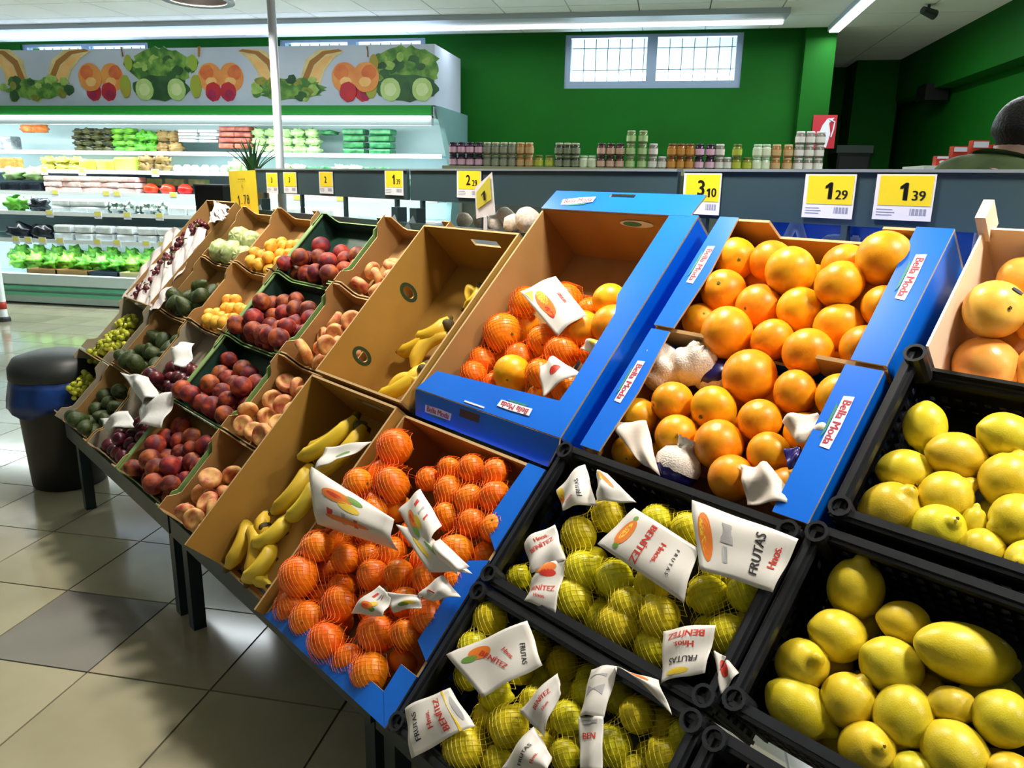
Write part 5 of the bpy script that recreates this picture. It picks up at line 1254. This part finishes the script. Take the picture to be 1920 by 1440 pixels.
row('c', 262, 392, 2, packmesh('pack', PLV, .11, .03, .075), 'herb_tray', 'pale herb tray standing behind the tomatoes', 'herb tray', .24, dy=.24, sink=-.09)
row('c', 500, 700, 2, packmesh('pack', PKV, .12, .09, .09), 'white_tray', 'white pink wrapped tray seen under the price rail', 'tray', .26, 2, .1)
row('c', 700, 800, 2, G(L_(DGV, 16, .16, .12, .12, .15, 4)), 'green_melon', 'large dark green melon seen under the price rail', 'melon', .34)
row('d', 0, 40, 3, G(L_(GRV, 17, .12, .1, .09, .35, 8)), 'crisp_lettuce', 'bright green lettuce head on the fourth case shelf', 'lettuce', .22)
row('d', 36, 86, 3, G(L_(BKV, 18, .12, .1, .08, .3)), 'dark_vegetable_bag', 'dark bagged vegetable on the fourth case shelf', 'bag', .26)
row('d', 96, 200, 3, packmesh('pack', WHV, .12, .09, .07), 'white_pack', 'white wrapped pack stacked on the fourth case shelf', 'pack', .25, 2, .075)
row('d', 192, 312, 3, G(L_(pm('mixdark', rgb(40, 70, 50), rgb(226, 230, 226), rough=.4, scale=16, lo=.45, hi=.55), 19, .1, .08, .07, .3, 9)), 'mixed_salad', 'mixed dark and white salad pack on the fourth case shelf', 'salad pack', .2, 1)
row('d', 312, 392, 3, packmesh('pack', WHV, .12, .09, .10), 'white_box', 'white box on the fourth case shelf', 'box', .25)
row('d', 520, 640, 3, packmesh('pack', WHV, .14, .09, .12), 'dairy_box', 'white box low in the case under the price tickets', 'box', .3)
row('e', 0, 84, 4, G(L_(BKV, 20, .13, .1, .09, .25)), 'aubergine_bag', 'black bagged aubergines on the fifth case shelf', 'bag', .28)
row('e', 92, 330, 4, packmesh('pack', WHV, .11, .09, .08), 'white_tub', 'white wrapped tub on the fifth case shelf', 'tub', .235, 2, .085)
row('f', 0, 280, -1, G(L_(GRV, 21, .12, .1, .09, .38, 9)), 'parsley_bunch', 'leafy green bunch standing in the bottom case tray', 'herb bunch', .2, 1, dy=.30, sink=-.10)
row('f', 0, 280, -1, G(L_(pm('leaf2', rgb(30, 90, 24), rgb(90, 150, 50), rough=.5, scale=18), 22, .12, .1, .1, .38, 9)), 'leafy_bunch', 'darker leafy bunch at the back of the bottom case tray', 'herb bunch', .24, 1, dy=.48, sink=-.14)
def carton(px0, px1, m, label):
    a = on_y(px0, 500, 7.48).x; b = on_y(px1, 500, 7.48).x
    r0 = empty('produce_carton', T3(a, 7.46, .242), label, 'carton'); w = b - a
    for q in ((0, w, 0, .008, 0, .13), (0, w, .17, .178, 0, .12), (0, .008, 0, .17, 0, .13), (w - .008, w, 0, .17, 0, .13)): MB().box(*q).build('panel', m, r0)
    MB().box(0, w, 0, .17, 0, .006).build('bottom', m, r0)
carton(52, 106, M_KRAFT, 'tan carton with a long low front in the bottom case tray'); carton(107, 166, M_KRAFT, 'tan carton beside the dark blue carton in the case tray')
carton(168, 222, mat('carton_navy', rgb(30, 50, 66), rough=.5), 'dark blue carton in the bottom case tray'); carton(224, 275, mat('carton_pale', rgb(190, 180, 130), rough=.6), 'pale yellow carton in the bottom case tray')
# shelf tickets
tk = MB().box(-.045, .045, -.004, 0, -.05, .03).mesh('ticket', M_TW); tky = MB().box(-.036, .036, -.006, -.004, -.02, .026).mesh('yellow_field', mat('ticket_pale', rgb(236, 226, 110), rough=.5))
for sh, xs in ((0, ()), (1, (95, 165, 300)), (2, (110, 205, 225, 330, 560, 640)), (3, (95, 185, 240, 300, 370, 560, 620)), (4, (25, 48, 75, 108, 178, 215, 270, 300))):
    z, y = SHELVES[sh]
    for x in xs:
        o = ob('shelf_ticket', tk, None, T3(on_y(x, 400, y).x, y - .013, z)); tag(o, 'small yellow and white ticket on a %s case shelf edge' % ['top', 'second', 'third', 'fourth', 'fifth'][sh], 'price ticket', 'tickets on case shelf %d' % sh)
        ob('yellow_field', tky, o)

# ================================================================== shelf unit with jars in front of the green wall
M_GOND = mat('gondola_grey', rgb(170, 178, 170), rough=.45)
GY = 6.0; gx0 = on_y(838, 312, GY).x; gx1 = on_y(1545, 312, GY).x; GZ = 1.497
r = empty('shelf_unit', T3(0, GY, 0), 'grey shelf unit carrying rows of preserve jars before the green wall', 'shelf unit')
MB().box(gx0 - .02, gx1 + .02, -.05, .42, GZ - .03, GZ).build('top_shelf', M_GOND, r)
for z in (.12, .55, .98): MB().box(gx0, gx1, -.03, .40, z - .025, z).build('shelf', M_GOND, r)
MB().box(gx0, gx1, .40, .42, 0, GZ - .03).build('back_panel', M_GOND, r)
for x in (gx0, (gx0 + gx1) / 2, gx1 - .03): MB().box(x, x + .03, .34, .40, 0, GZ - .03).build('upright', M_GOND, r)
MB().box(gx0 - .02, gx1 + .02, -.062, -.05, GZ - .045, GZ + .004).build('ticket_rail', mat('gond_rail', rgb(186, 188, 150), rough=.4), r)
JM = {}
def jar_meshes(key, body, lid, lab, R_=.0335, h=.086):
    if key not in JM:
        b = MB(); b.lathe([(R_ * .8, 0), (R_, .006), (R_, h * .72), (R_ * .8, h * .84), (R_ * .78, h * .86)], 12); l = MB(); l.lathe([(R_ * .84, h * .84), (R_ * .86, h * .86), (R_ * .86, h), (R_ * .8, h + .002)], 12)
        p = MB(); p.lathe([(R_ + .0006, h * .16), (R_ + .0006, h * .62)], 12)
        p.f = p.f[:-2]; p.m = p.m[:-2]
        JM[key] = (b.mesh('jar', mat('jar_' + key, body, rough=.15, coat=.4), True), l.mesh('lid', mat('jarlid_' + key, lid, rough=.35), True), p.mesh('paper_label', mat('jarlab_' + key, lab, rough=.6), True), h)
    return JM[key]
kinds = dict(purple=(rgb(60, 20, 50), rgb(40, 16, 40), rgb(224, 176, 200)), grey=(rgb(96, 96, 84), rgb(170, 166, 130), rgb(150, 150, 130)), honey=(rgb(150, 96, 40), rgb(190, 160, 110), rgb(196, 160, 110)),
             olive=(rgb(120, 124, 30), rgb(90, 96, 30), rgb(176, 180, 60)), dark=(rgb(40, 48, 36), rgb(160, 160, 130), rgb(130, 136, 110)), pale=(rgb(190, 200, 170), rgb(170, 190, 160), rgb(214, 220, 190)),
             pink=(rgb(90, 50, 44), rgb(60, 40, 30), rgb(206, 170, 150)), green=(rgb(96, 120, 60), rgb(150, 160, 120), rgb(176, 200, 140)), white=(rgb(120, 110, 100), rgb(200, 196, 190), rgb(220, 214, 206)), amber=(rgb(150, 90, 20), rgb(110, 60, 20), rgb(200, 140, 60)))
seq = [(842, 906, 'purple', 2), (906, 968, 'grey', 2), (968, 1000, 'honey', 2), (1000, 1040, 'olive', 1), (1040, 1086, 'dark', 2), (1086, 1118, 'pale', 1), (1118, 1170, 'pink', 2), (1170, 1214, 'green', 3), (1214, 1250, 'white', 2), (1250, 1300, 'amber', 2),
       (1300, 1340, 'purple', 2), (1340, 1370, 'white', 2), (1370, 1410, 'olive', 2), (1410, 1442, 'pale', 2), (1442, 1486, 'honey', 2), (1486, 1542, 'white', 3)]
extra = {946: 'grey', 985: 'honey', 1232: 'white', 1308: 'dark'}
for (a, b, k, lv) in seq:
    bm_, lm_, pm_, h = jar_meshes(k, *kinds[k]); xa = on_y(a, 312, GY).x; xb = on_y(b, 312, GY).x; n_ = max(1, int(round((xb - xa) / .070)))
    for lvl in range(lv):
        for i in range(n_):
            if lvl == lv - 1 and lv == 2 and k in ('white', 'olive') and i == n_ - 1: continue
            o = ob('preserve_jar', bm_, None, T3(xa + (i + .5) * (xb - xa) / n_, GY, GZ + lvl * (h + .003)))
            nb = seq[seq.index((a, b, k, lv)) - 1][2]
            tag(o, '%s preserve jar next to the %s jars on the shelf unit' % ({'purple': 'dark purple', 'grey': 'grey labelled', 'honey': 'honey brown', 'olive': 'olive green', 'dark': 'dark green', 'pale': 'pale lidded', 'pink': 'pink labelled', 'green': 'light green', 'white': 'white labelled', 'amber': 'amber'}[k], nb), 'jar', 'jars %d on the shelf unit' % a)
            ob('lid', lm_, o); ob('paper_label', pm_, o)

# ================================================================== behind the price rail
M_TBL = mat('rear_table', rgb(70, 80, 84), rough=.5)
r = empty('rear_table', HM @ T3(-1.9, 1.70, 0), 'dark table standing behind the price rail', 'table')
MB().box(0, 2.4, 0, .5, 1.02, 1.05).build('top', M_TBL, r)
for x in (.0, 2.36):
    for y in (0, .46): MB().box(x, x + .04, y, y + .04, 0, 1.02).build('leg', M_TBL, r)
M_GARL = mat('garlic_skin', rgb(226, 222, 206), rgb(206, 186, 176), rough=.5, scale=6, rand=.2)
GA = fruit_mesh('garlic', M_GARL, lambda t: (math.sin(PI * t) ** .8 * (1 if t > .35 else .35 + 1.85 * t), math.cos(PI * t) * (1.25 if t < .5 else .8)), 18, 12, lambda x, y, z: (x * (1 + .06 * math.cos(6 * math.atan2(y, x))), y * (1 + .06 * math.cos(6 * math.atan2(y, x))), z))
for k, (x, y, w_, q) in enumerate(((985, 412, 1.60, .036), (945, 408, 1.72, .032), (962, 420, 1.62, .030), (905, 415, 1.74, .03), (868, 413, 1.74, .028), (930, 420, 1.70, .028))):
    p = on_plane(x, y, SW, SW * w_); zz = p.z
    o = ob('garlic', GA, None, T3(p.x, p.y, p.z) @ rot_rand(RS) @ Matrix.Scale(q, 4)); tag(o, 'white garlic bulb behind the empty banana carton', 'garlic', 'garlic behind the banana carton')
r = empty('garlic_tray', HM @ T3(-1.75, 1.66, 1.05), 'shallow tray holding garlic behind the banana carton', 'tray')
MB().box(0, .42, .01, .36, .0, .12).build('body', M_KRAFT, r)
# blue printed sacks
M_SACK = mat('sack_blue', rgb(30, 92, 196), rgb(44, 110, 214), rough=.35, scale=4)
for k, (u, s_) in enumerate(((-.80, 'Agua'), (-.42, 'Mar'))):
    M = HM @ T3(u, 1.78, 1.055)
    r0 = empty('blue_sack', M, 'blue plastic sack printed with white letters behind the %s' % ('ticket reading 1 29' if k == 0 else 'cream grapefruit carton'), 'sack')
    me = packmesh('body', M_SACK, .18, .09, .285); ob('body', me, r0)
    lettering(s_, .16, mat('sack_print', rgb(224, 230, 246), rough=.4), r0, T3(0, -.0925, .215) @ Matrix.Rotation(PI / 2, 4, 'X'), ((0, 0), (.008, 0), (.004, .004)))
for k, u in enumerate((-.98, -1.06)):
    o = ob('foil_pouch', packmesh('pouch', GYV, .035, .03, .22), None, HM @ T3(u, 1.80, 1.055)); tag(o, 'dark patterned pouch behind the blue orange carton', 'pouch', 'pouches behind the carton')
# pineapple behind the yellow sign
p = on_plane(474, 316, SW, SW * 1.80)
r = empty('pineapple', T3(p.x, p.y, p.z - .06), 'pineapple with dark green spiky crown beside the white pole', 'pineapple')
MB().lathe([(.02, -.2), (.06, -.19), (.075, -.12), (.072, -.04), (.05, .03), (.02, .05)], 16).build('fruit', mat('pineapple_skin', rgb(110, 84, 30), rgb(60, 60, 24), rough=.6, scale=26, bump=.4, bscale=40), r, smooth=True)
M_LEAF = mat('pineapple_leaf', rgb(26, 70, 44), rgb(60, 110, 64), rough=.4, scale=12)
rs = random.Random(5)
for k in range(26):
    a = k * 2.4; t = k / 26; L = .12 + .10 * t; out = .11 * (1 - t) + .02; mb = MB(); v = []
    for i in range(6):
        q = i / 5; x = .018 * (1 - t) + out * q ** 1.4; z = .03 + L * q * (1 - .15 * q); w = .014 * (1 - q) + .0006
        v += [(x, -w, z), (x + .002, 0, z - .003), (x, w, z)]
    f = [q for i in range(5) for q in ((i * 3, i * 3 + 1, i * 3 + 4, i * 3 + 3), (i * 3 + 1, i * 3 + 2, i * 3 + 5, i * 3 + 4))]
    mb.add(v, f).build('leaf', M_LEAF, r, Matrix.Rotation(a, 4, 'Z'), True)
zt = p.z - .262
r = empty('black_pedestal', T3(p.x, p.y, 0), 'black pedestal under the pineapple', 'pedestal')
MB().box(-.08, .08, -.08, .08, 0, zt - .02).build('column', M_BLACK, r); MB().box(-.1, .1, -.1, .1, zt - .02, zt).build('top', M_DARK, r)
p = on_plane(408, 372, SW, SW * 1.9)
r = empty('black_display_box', T3(p.x, p.y, 0), 'black display box standing behind the grape box', 'box')
MB().box(-.09, .09, -.09, .09, 0, p.z + .07).build('body', M_BLACK, r); MB().box(-.095, .095, -.095, .095, p.z + .07, p.z + .08).build('lid', M_DARK, r)

# ================================================================== bin, post
pb = on_floor(133, 900)
r = empty('waste_bin', T3(pb.x, pb.y, 0), 'black waste bin with dark lid and blue liner beside the stand', 'bin')
M_BIN = mat('bin_black', rgb(18, 18, 20), rgb(24, 24, 26), rough=.4, scale=6); M_LINER = mat('bin_liner', rgb(16, 46, 110), rgb(28, 66, 140), rough=.3, scale=10, bump=.4, bscale=14)
MB().lathe([(.15, 0), (.155, .01), (.175, .50), (.175, .505)], 24).build('body', M_BIN, r, smooth=True)
def flut(p):
    a = math.atan2(p.y, p.x); k = 1 + .035 * math.sin(9 * a) * (1 if p.z < .42 else .3); return p.x * k, p.y * k, p.z + (.02 * math.sin(5 * a) if p.z < .40 else 0)
MB().lathe([(.21, .375), (.205, .42), (.195, .48), (.186, .515)], 40, fn=flut).build('liner', M_LINER, r, smooth=True)
MB().lathe([(.185, .505), (.192, .515), (.19, .56), (.165, .60), (.10, .62), (.02, .625)], 28).build('lid', mat('bin_lid', rgb(40, 46, 48), rough=.45), r, smooth=True)
pp_ = on_floor(8, 602)
r = empty('barrier_post', T3(pp_.x, pp_.y, 0), 'white post with red bands standing on the floor by the case', 'post')
MB().lathe([(.05, 0), (.05, .04), (.038, .05), (.038, .70), (.03, .71)], 14).build('tube', M_WHITE, r, smooth=True)
for z in (.12, .6): MB().lathe([(.0395, z), (.0395, z + .07)], 14).build('band', mat('band_red', rgb(206, 60, 50), rough=.4), r, smooth=True)
MB().lathe([(.06, 0), (.06, .03), (.05, .045)], 14).build('foot', M_DARK, r)

# ---- boxes behind the person
p = on_y(1812, 300, 4.6)
r = empty('side_shelf', T3(p.x + .1, 4.6, 0), 'white side shelf carrying red packets behind the person', 'shelf')
MB().box(-.3, .6, 0, .4, p.z - .06, p.z - .03).build('board', M_WHITE, r)
for x in (-.3, .57): MB().box(x, x + .03, 0, .4, 0, p.z - .06).build('upright', M_WHITE, r)
M_PKT = mat('packet_red', rgb(176, 36, 24), rgb(206, 60, 30), rough=.35, scale=8)
for k, (dx, w, h) in enumerate(((-.02, .035, .10), (.075, .04, .13), (.17, .04, .11), (-.1, .03, .05))):
    r0 = empty('red_packet', T3(p.x + dx, 4.68, p.z - .029), ['small square red packet on the side shelf', 'tall red packet with white print on the side shelf', "red packet beside the collar of the person on the side shelf", 'low red packet at the shelf end'][k], 'packet')
    MB().box(-w, w, -.03, .03, 0, h).build('body', M_PKT, r0)
    MB().box(-w * .9, w * .9, -.034, -.03, h * .72, h * .95).build('white_print', M_SW, r0)
    MB().prism(ellipse(0, h * .38, w * .5, h * .18, 12), 0, .003, 0, T3(0, -.030, 0) @ Matrix.Rotation(PI / 2, 4, 'X')).build('emblem', M_SW if k % 2 else M_DARK, r0)

# ================================================================== person behind the stand, head bowed
hc = EYE + ray(1930, 262) * 2.75
fx = Vector((.92, .40, 0)).normalized(); rt = Vector((fx.y, -fx.x, 0))     # facing away to the side
base = Vector((hc.x, hc.y, 0)) - fx * .15
r = empty('person', T3(base.x, base.y, 0), 'person in an olive green shirt with short dark hair, head bowed', 'person')
M_SKIN = mat('skin', rgb(196, 150, 134), rgb(206, 160, 142), rough=.5, scale=6, sss=.1); M_HAIR = mat('hair_dark', rgb(20, 16, 18), rgb(34, 28, 28), rough=.45, scale=30, bump=.4, bscale=120)
M_SHIRT = mat('shirt_olive', rgb(84, 102, 58), rgb(104, 122, 74), rough=.8, scale=10, bump=.2, bscale=30); M_TROU = mat('trousers_dark', rgb(34, 36, 46), rough=.8)
def L3(f, s, z): return fx * f + rt * s + Vector((0, 0, z))
sk = {}
def skinned(name, nodes, edges, m, root, sub=2):
    me = bpy.data.meshes.new(name); keys = list(nodes); me.from_pydata([nodes[k][0] for k in keys], [(keys.index(a), keys.index(b)) for a, b in edges], [])
    o = bpy.data.objects.new(name, me); link(o, r)
    md = o.modifiers.new('skin', 'SKIN'); md.use_smooth_shade = True
    for i, k in enumerate(keys):
        sv = me.skin_vertices[0].data[i]; q = nodes[k][1]; sv.radius = q if isinstance(q, tuple) else (q, q); sv.use_root = (k == root)
    o.modifiers.new('sub', 'SUBSURF').levels = sub; o.modifiers['sub'].render_levels = sub
    bpy.context.view_layer.update()
    me2 = bpy.data.meshes.new_from_object(o.evaluated_get(bpy.context.evaluated_depsgraph_get()))
    o.modifiers.clear(); o.data = me2; me2.materials.clear(); me2.materials.append(m)
    for p_ in me2.polygons: p_.use_smooth = True
    return o
hz = hc.z
N = {'pel': (L3(-.02, 0, .92), .15), 'ch': (L3(-.02, 0, 1.18), .15), 'sh': (L3(-.02, 0, hz - .17), .10), 'nk': (L3(.05, 0, hz - .10), .062), 'hd0': (L3(.10, 0, hz - .05), .075), 'hd': (L3(.15, 0, hz), .085), 'cr': (L3(.14, 0, hz + .045), .065),
     'shl': (L3(-.03, -.19, hz - .19), .07), 'shr': (L3(-.03, .19, hz - .19), .07), 'ell': (L3(.06, -.25, 1.10), .05), 'elr': (L3(.06, .25, 1.10), .05), 'wrl': (L3(.28, -.18, 1.05), .034), 'wrr': (L3(.28, .18, 1.05), .034), 'hal': (L3(.36, -.15, 1.04), .036), 'har': (L3(.36, .15, 1.04), .036),
     'hil': (L3(-.02, -.10, .86), .095), 'hir': (L3(-.02, .10, .86), .095), 'knl': (L3(.01, -.11, .48), .065), 'knr': (L3(.01, .11, .48), .065), 'anl': (L3(-.01, -.11, .09), .045), 'anr': (L3(-.01, .11, .09), .045), 'tol': (L3(.13, -.12, .04), .04), 'tor': (L3(.13, .12, .04), .04)}
ED = [('pel', 'ch'), ('ch', 'sh'), ('sh', 'nk'), ('nk', 'hd0'), ('hd0', 'hd'), ('hd', 'cr'), ('sh', 'shl'), ('sh', 'shr'), ('shl', 'ell'), ('shr', 'elr'), ('ell', 'wrl'), ('elr', 'wrr'), ('wrl', 'hal'), ('wrr', 'har'), ('pel', 'hil'), ('pel', 'hir'), ('hil', 'knl'), ('hir', 'knr'), ('knl', 'anl'), ('knr', 'anr'), ('anl', 'tol'), ('anr', 'tor')]
for s_, sg in (('l', -1), ('r', 1)):
    for q in range(4):
        N['f%s%d' % (s_, q)] = (L3(.40 + .01 * q, sg * (.15 - .03 + .02 * q), 1.035), .0095); N['g%s%d' % (s_, q)] = (L3(.45 - .004 * abs(q - 1.5), sg * (.15 - .03 + .02 * q), 1.01), .008)
        ED += [('ha' + s_, 'f%s%d' % (s_, q)), ('f%s%d' % (s_, q), 'g%s%d' % (s_, q))]
    N['t' + s_] = (L3(.38, sg * .10, 1.03), .0105); ED.append(('ha' + s_, 't' + s_))
body = skinned('body', N, ED, M_SKIN, 'pel')
SH = {k: (N[k][0], N[k][1] + .04) for k in ('pel', 'ch', 'sh', 'shl', 'shr')}
SH['sh'] = (L3(-.03, 0, hz - .15), .175); SH['col'] = (L3(.02, 0, hz - .10), .10)
SH['sll'] = (N['shl'][0].lerp(N['ell'][0], .75), .072); SH['slr'] = (N['shr'][0].lerp(N['elr'][0], .75), .072)
skinned('shirt', SH, [('pel', 'ch'), ('ch', 'sh'), ('sh', 'col'), ('sh', 'shl'), ('sh', 'shr'), ('shl', 'sll'), ('shr', 'slr')], M_SHIRT, 'pel')
TR = {'pel': (N['pel'][0] - Vector((0, 0, .03)), .172), 'hil': (N['hil'][0], .112), 'hir': (N['hir'][0], .112), 'knl': (N['knl'][0], .082), 'knr': (N['knr'][0], .082), 'anl': (N['anl'][0], .062), 'anr': (N['anr'][0], .062)}
skinned('trousers', TR, [('pel', 'hil'), ('pel', 'hir'), ('hil', 'knl'), ('hir', 'knr'), ('knl', 'anl'), ('knr', 'anr')], M_TROU, 'pel')
# hair cap: back and top of the head
HMx = Matrix((fx, rt, Vector((0, 0, 1)))).transposed().to_4x4(); HMx.translation = L3(.148, 0, hz + .01)
def hairm(x, y, z):
    if x > .25 and z < .45: k = .86
    elif z < -.45: k = .9
    else: k = 1.0
    return x * .118 * k, y * .098 * k, z * .118 * k
ob('hair', fruit_mesh('hair', M_HAIR, p_sphere(1.0), 28, 20, hairm), r, HMx @ T3(-.016, 0, .022) @ Matrix.Rotation(.25, 4, 'Y'))
for sg in (-1, 1):
    MB().lathe([(.004, -.004), (.02, -.002), (.026, .006), (.018, .011), (.006, .008)], 14).build('ear', M_SKIN, r, HMx @ T3(.01, sg * .092, -.035) @ Matrix.Rotation(-sg * PI / 2, 4, 'X') @ Matrix.Diagonal((.8, 1.3, 1, 1)), True)
fm = HMx @ T3(.045, 0, -.045)
ob('face', fruit_mesh('face', M_SKIN, p_sphere(1.0), 24, 18, lambda x, y, z: (x * .075 + (.022 * math.exp(-((y / .18) ** 2 + ((z + .1) / .3) ** 2)) if x > 0 else 0) - (.012 * math.exp(-(((abs(y) - .4) / .2) ** 2 + ((z - .25) / .18) ** 2)) if x > 0 else 0), y * .072, z * .10)), r, fm @ Matrix.Rotation(.45, 4, 'Y'))
for sg in (-1, 1): MB().lathe([(.002, -.004), (.009, -.002), (.011, .003), (.004, .008)], 10).build('eye', M_DARK, r, fm @ Matrix.Rotation(.45, 4, 'Y') @ T3(.062, sg * .03, .022) @ Matrix.Rotation(PI / 2, 4, 'Y'))
MB().box(-.004, .006, -.022, .022, -.004, .004).build('mouth', mat('lips', rgb(160, 96, 90), rough=.5), r, fm @ Matrix.Rotation(.45, 4, 'Y') @ T3(.062, 0, -.055))
MB().lathe([(.066, 0), (.070, .02), (.066, .035)], 20).build('collar', mat('collar_white', rgb(206, 208, 212), rough=.7), r, T3(*L3(.035, 0, hz - .125)) @ Matrix.Rotation(.55, 4, rt))
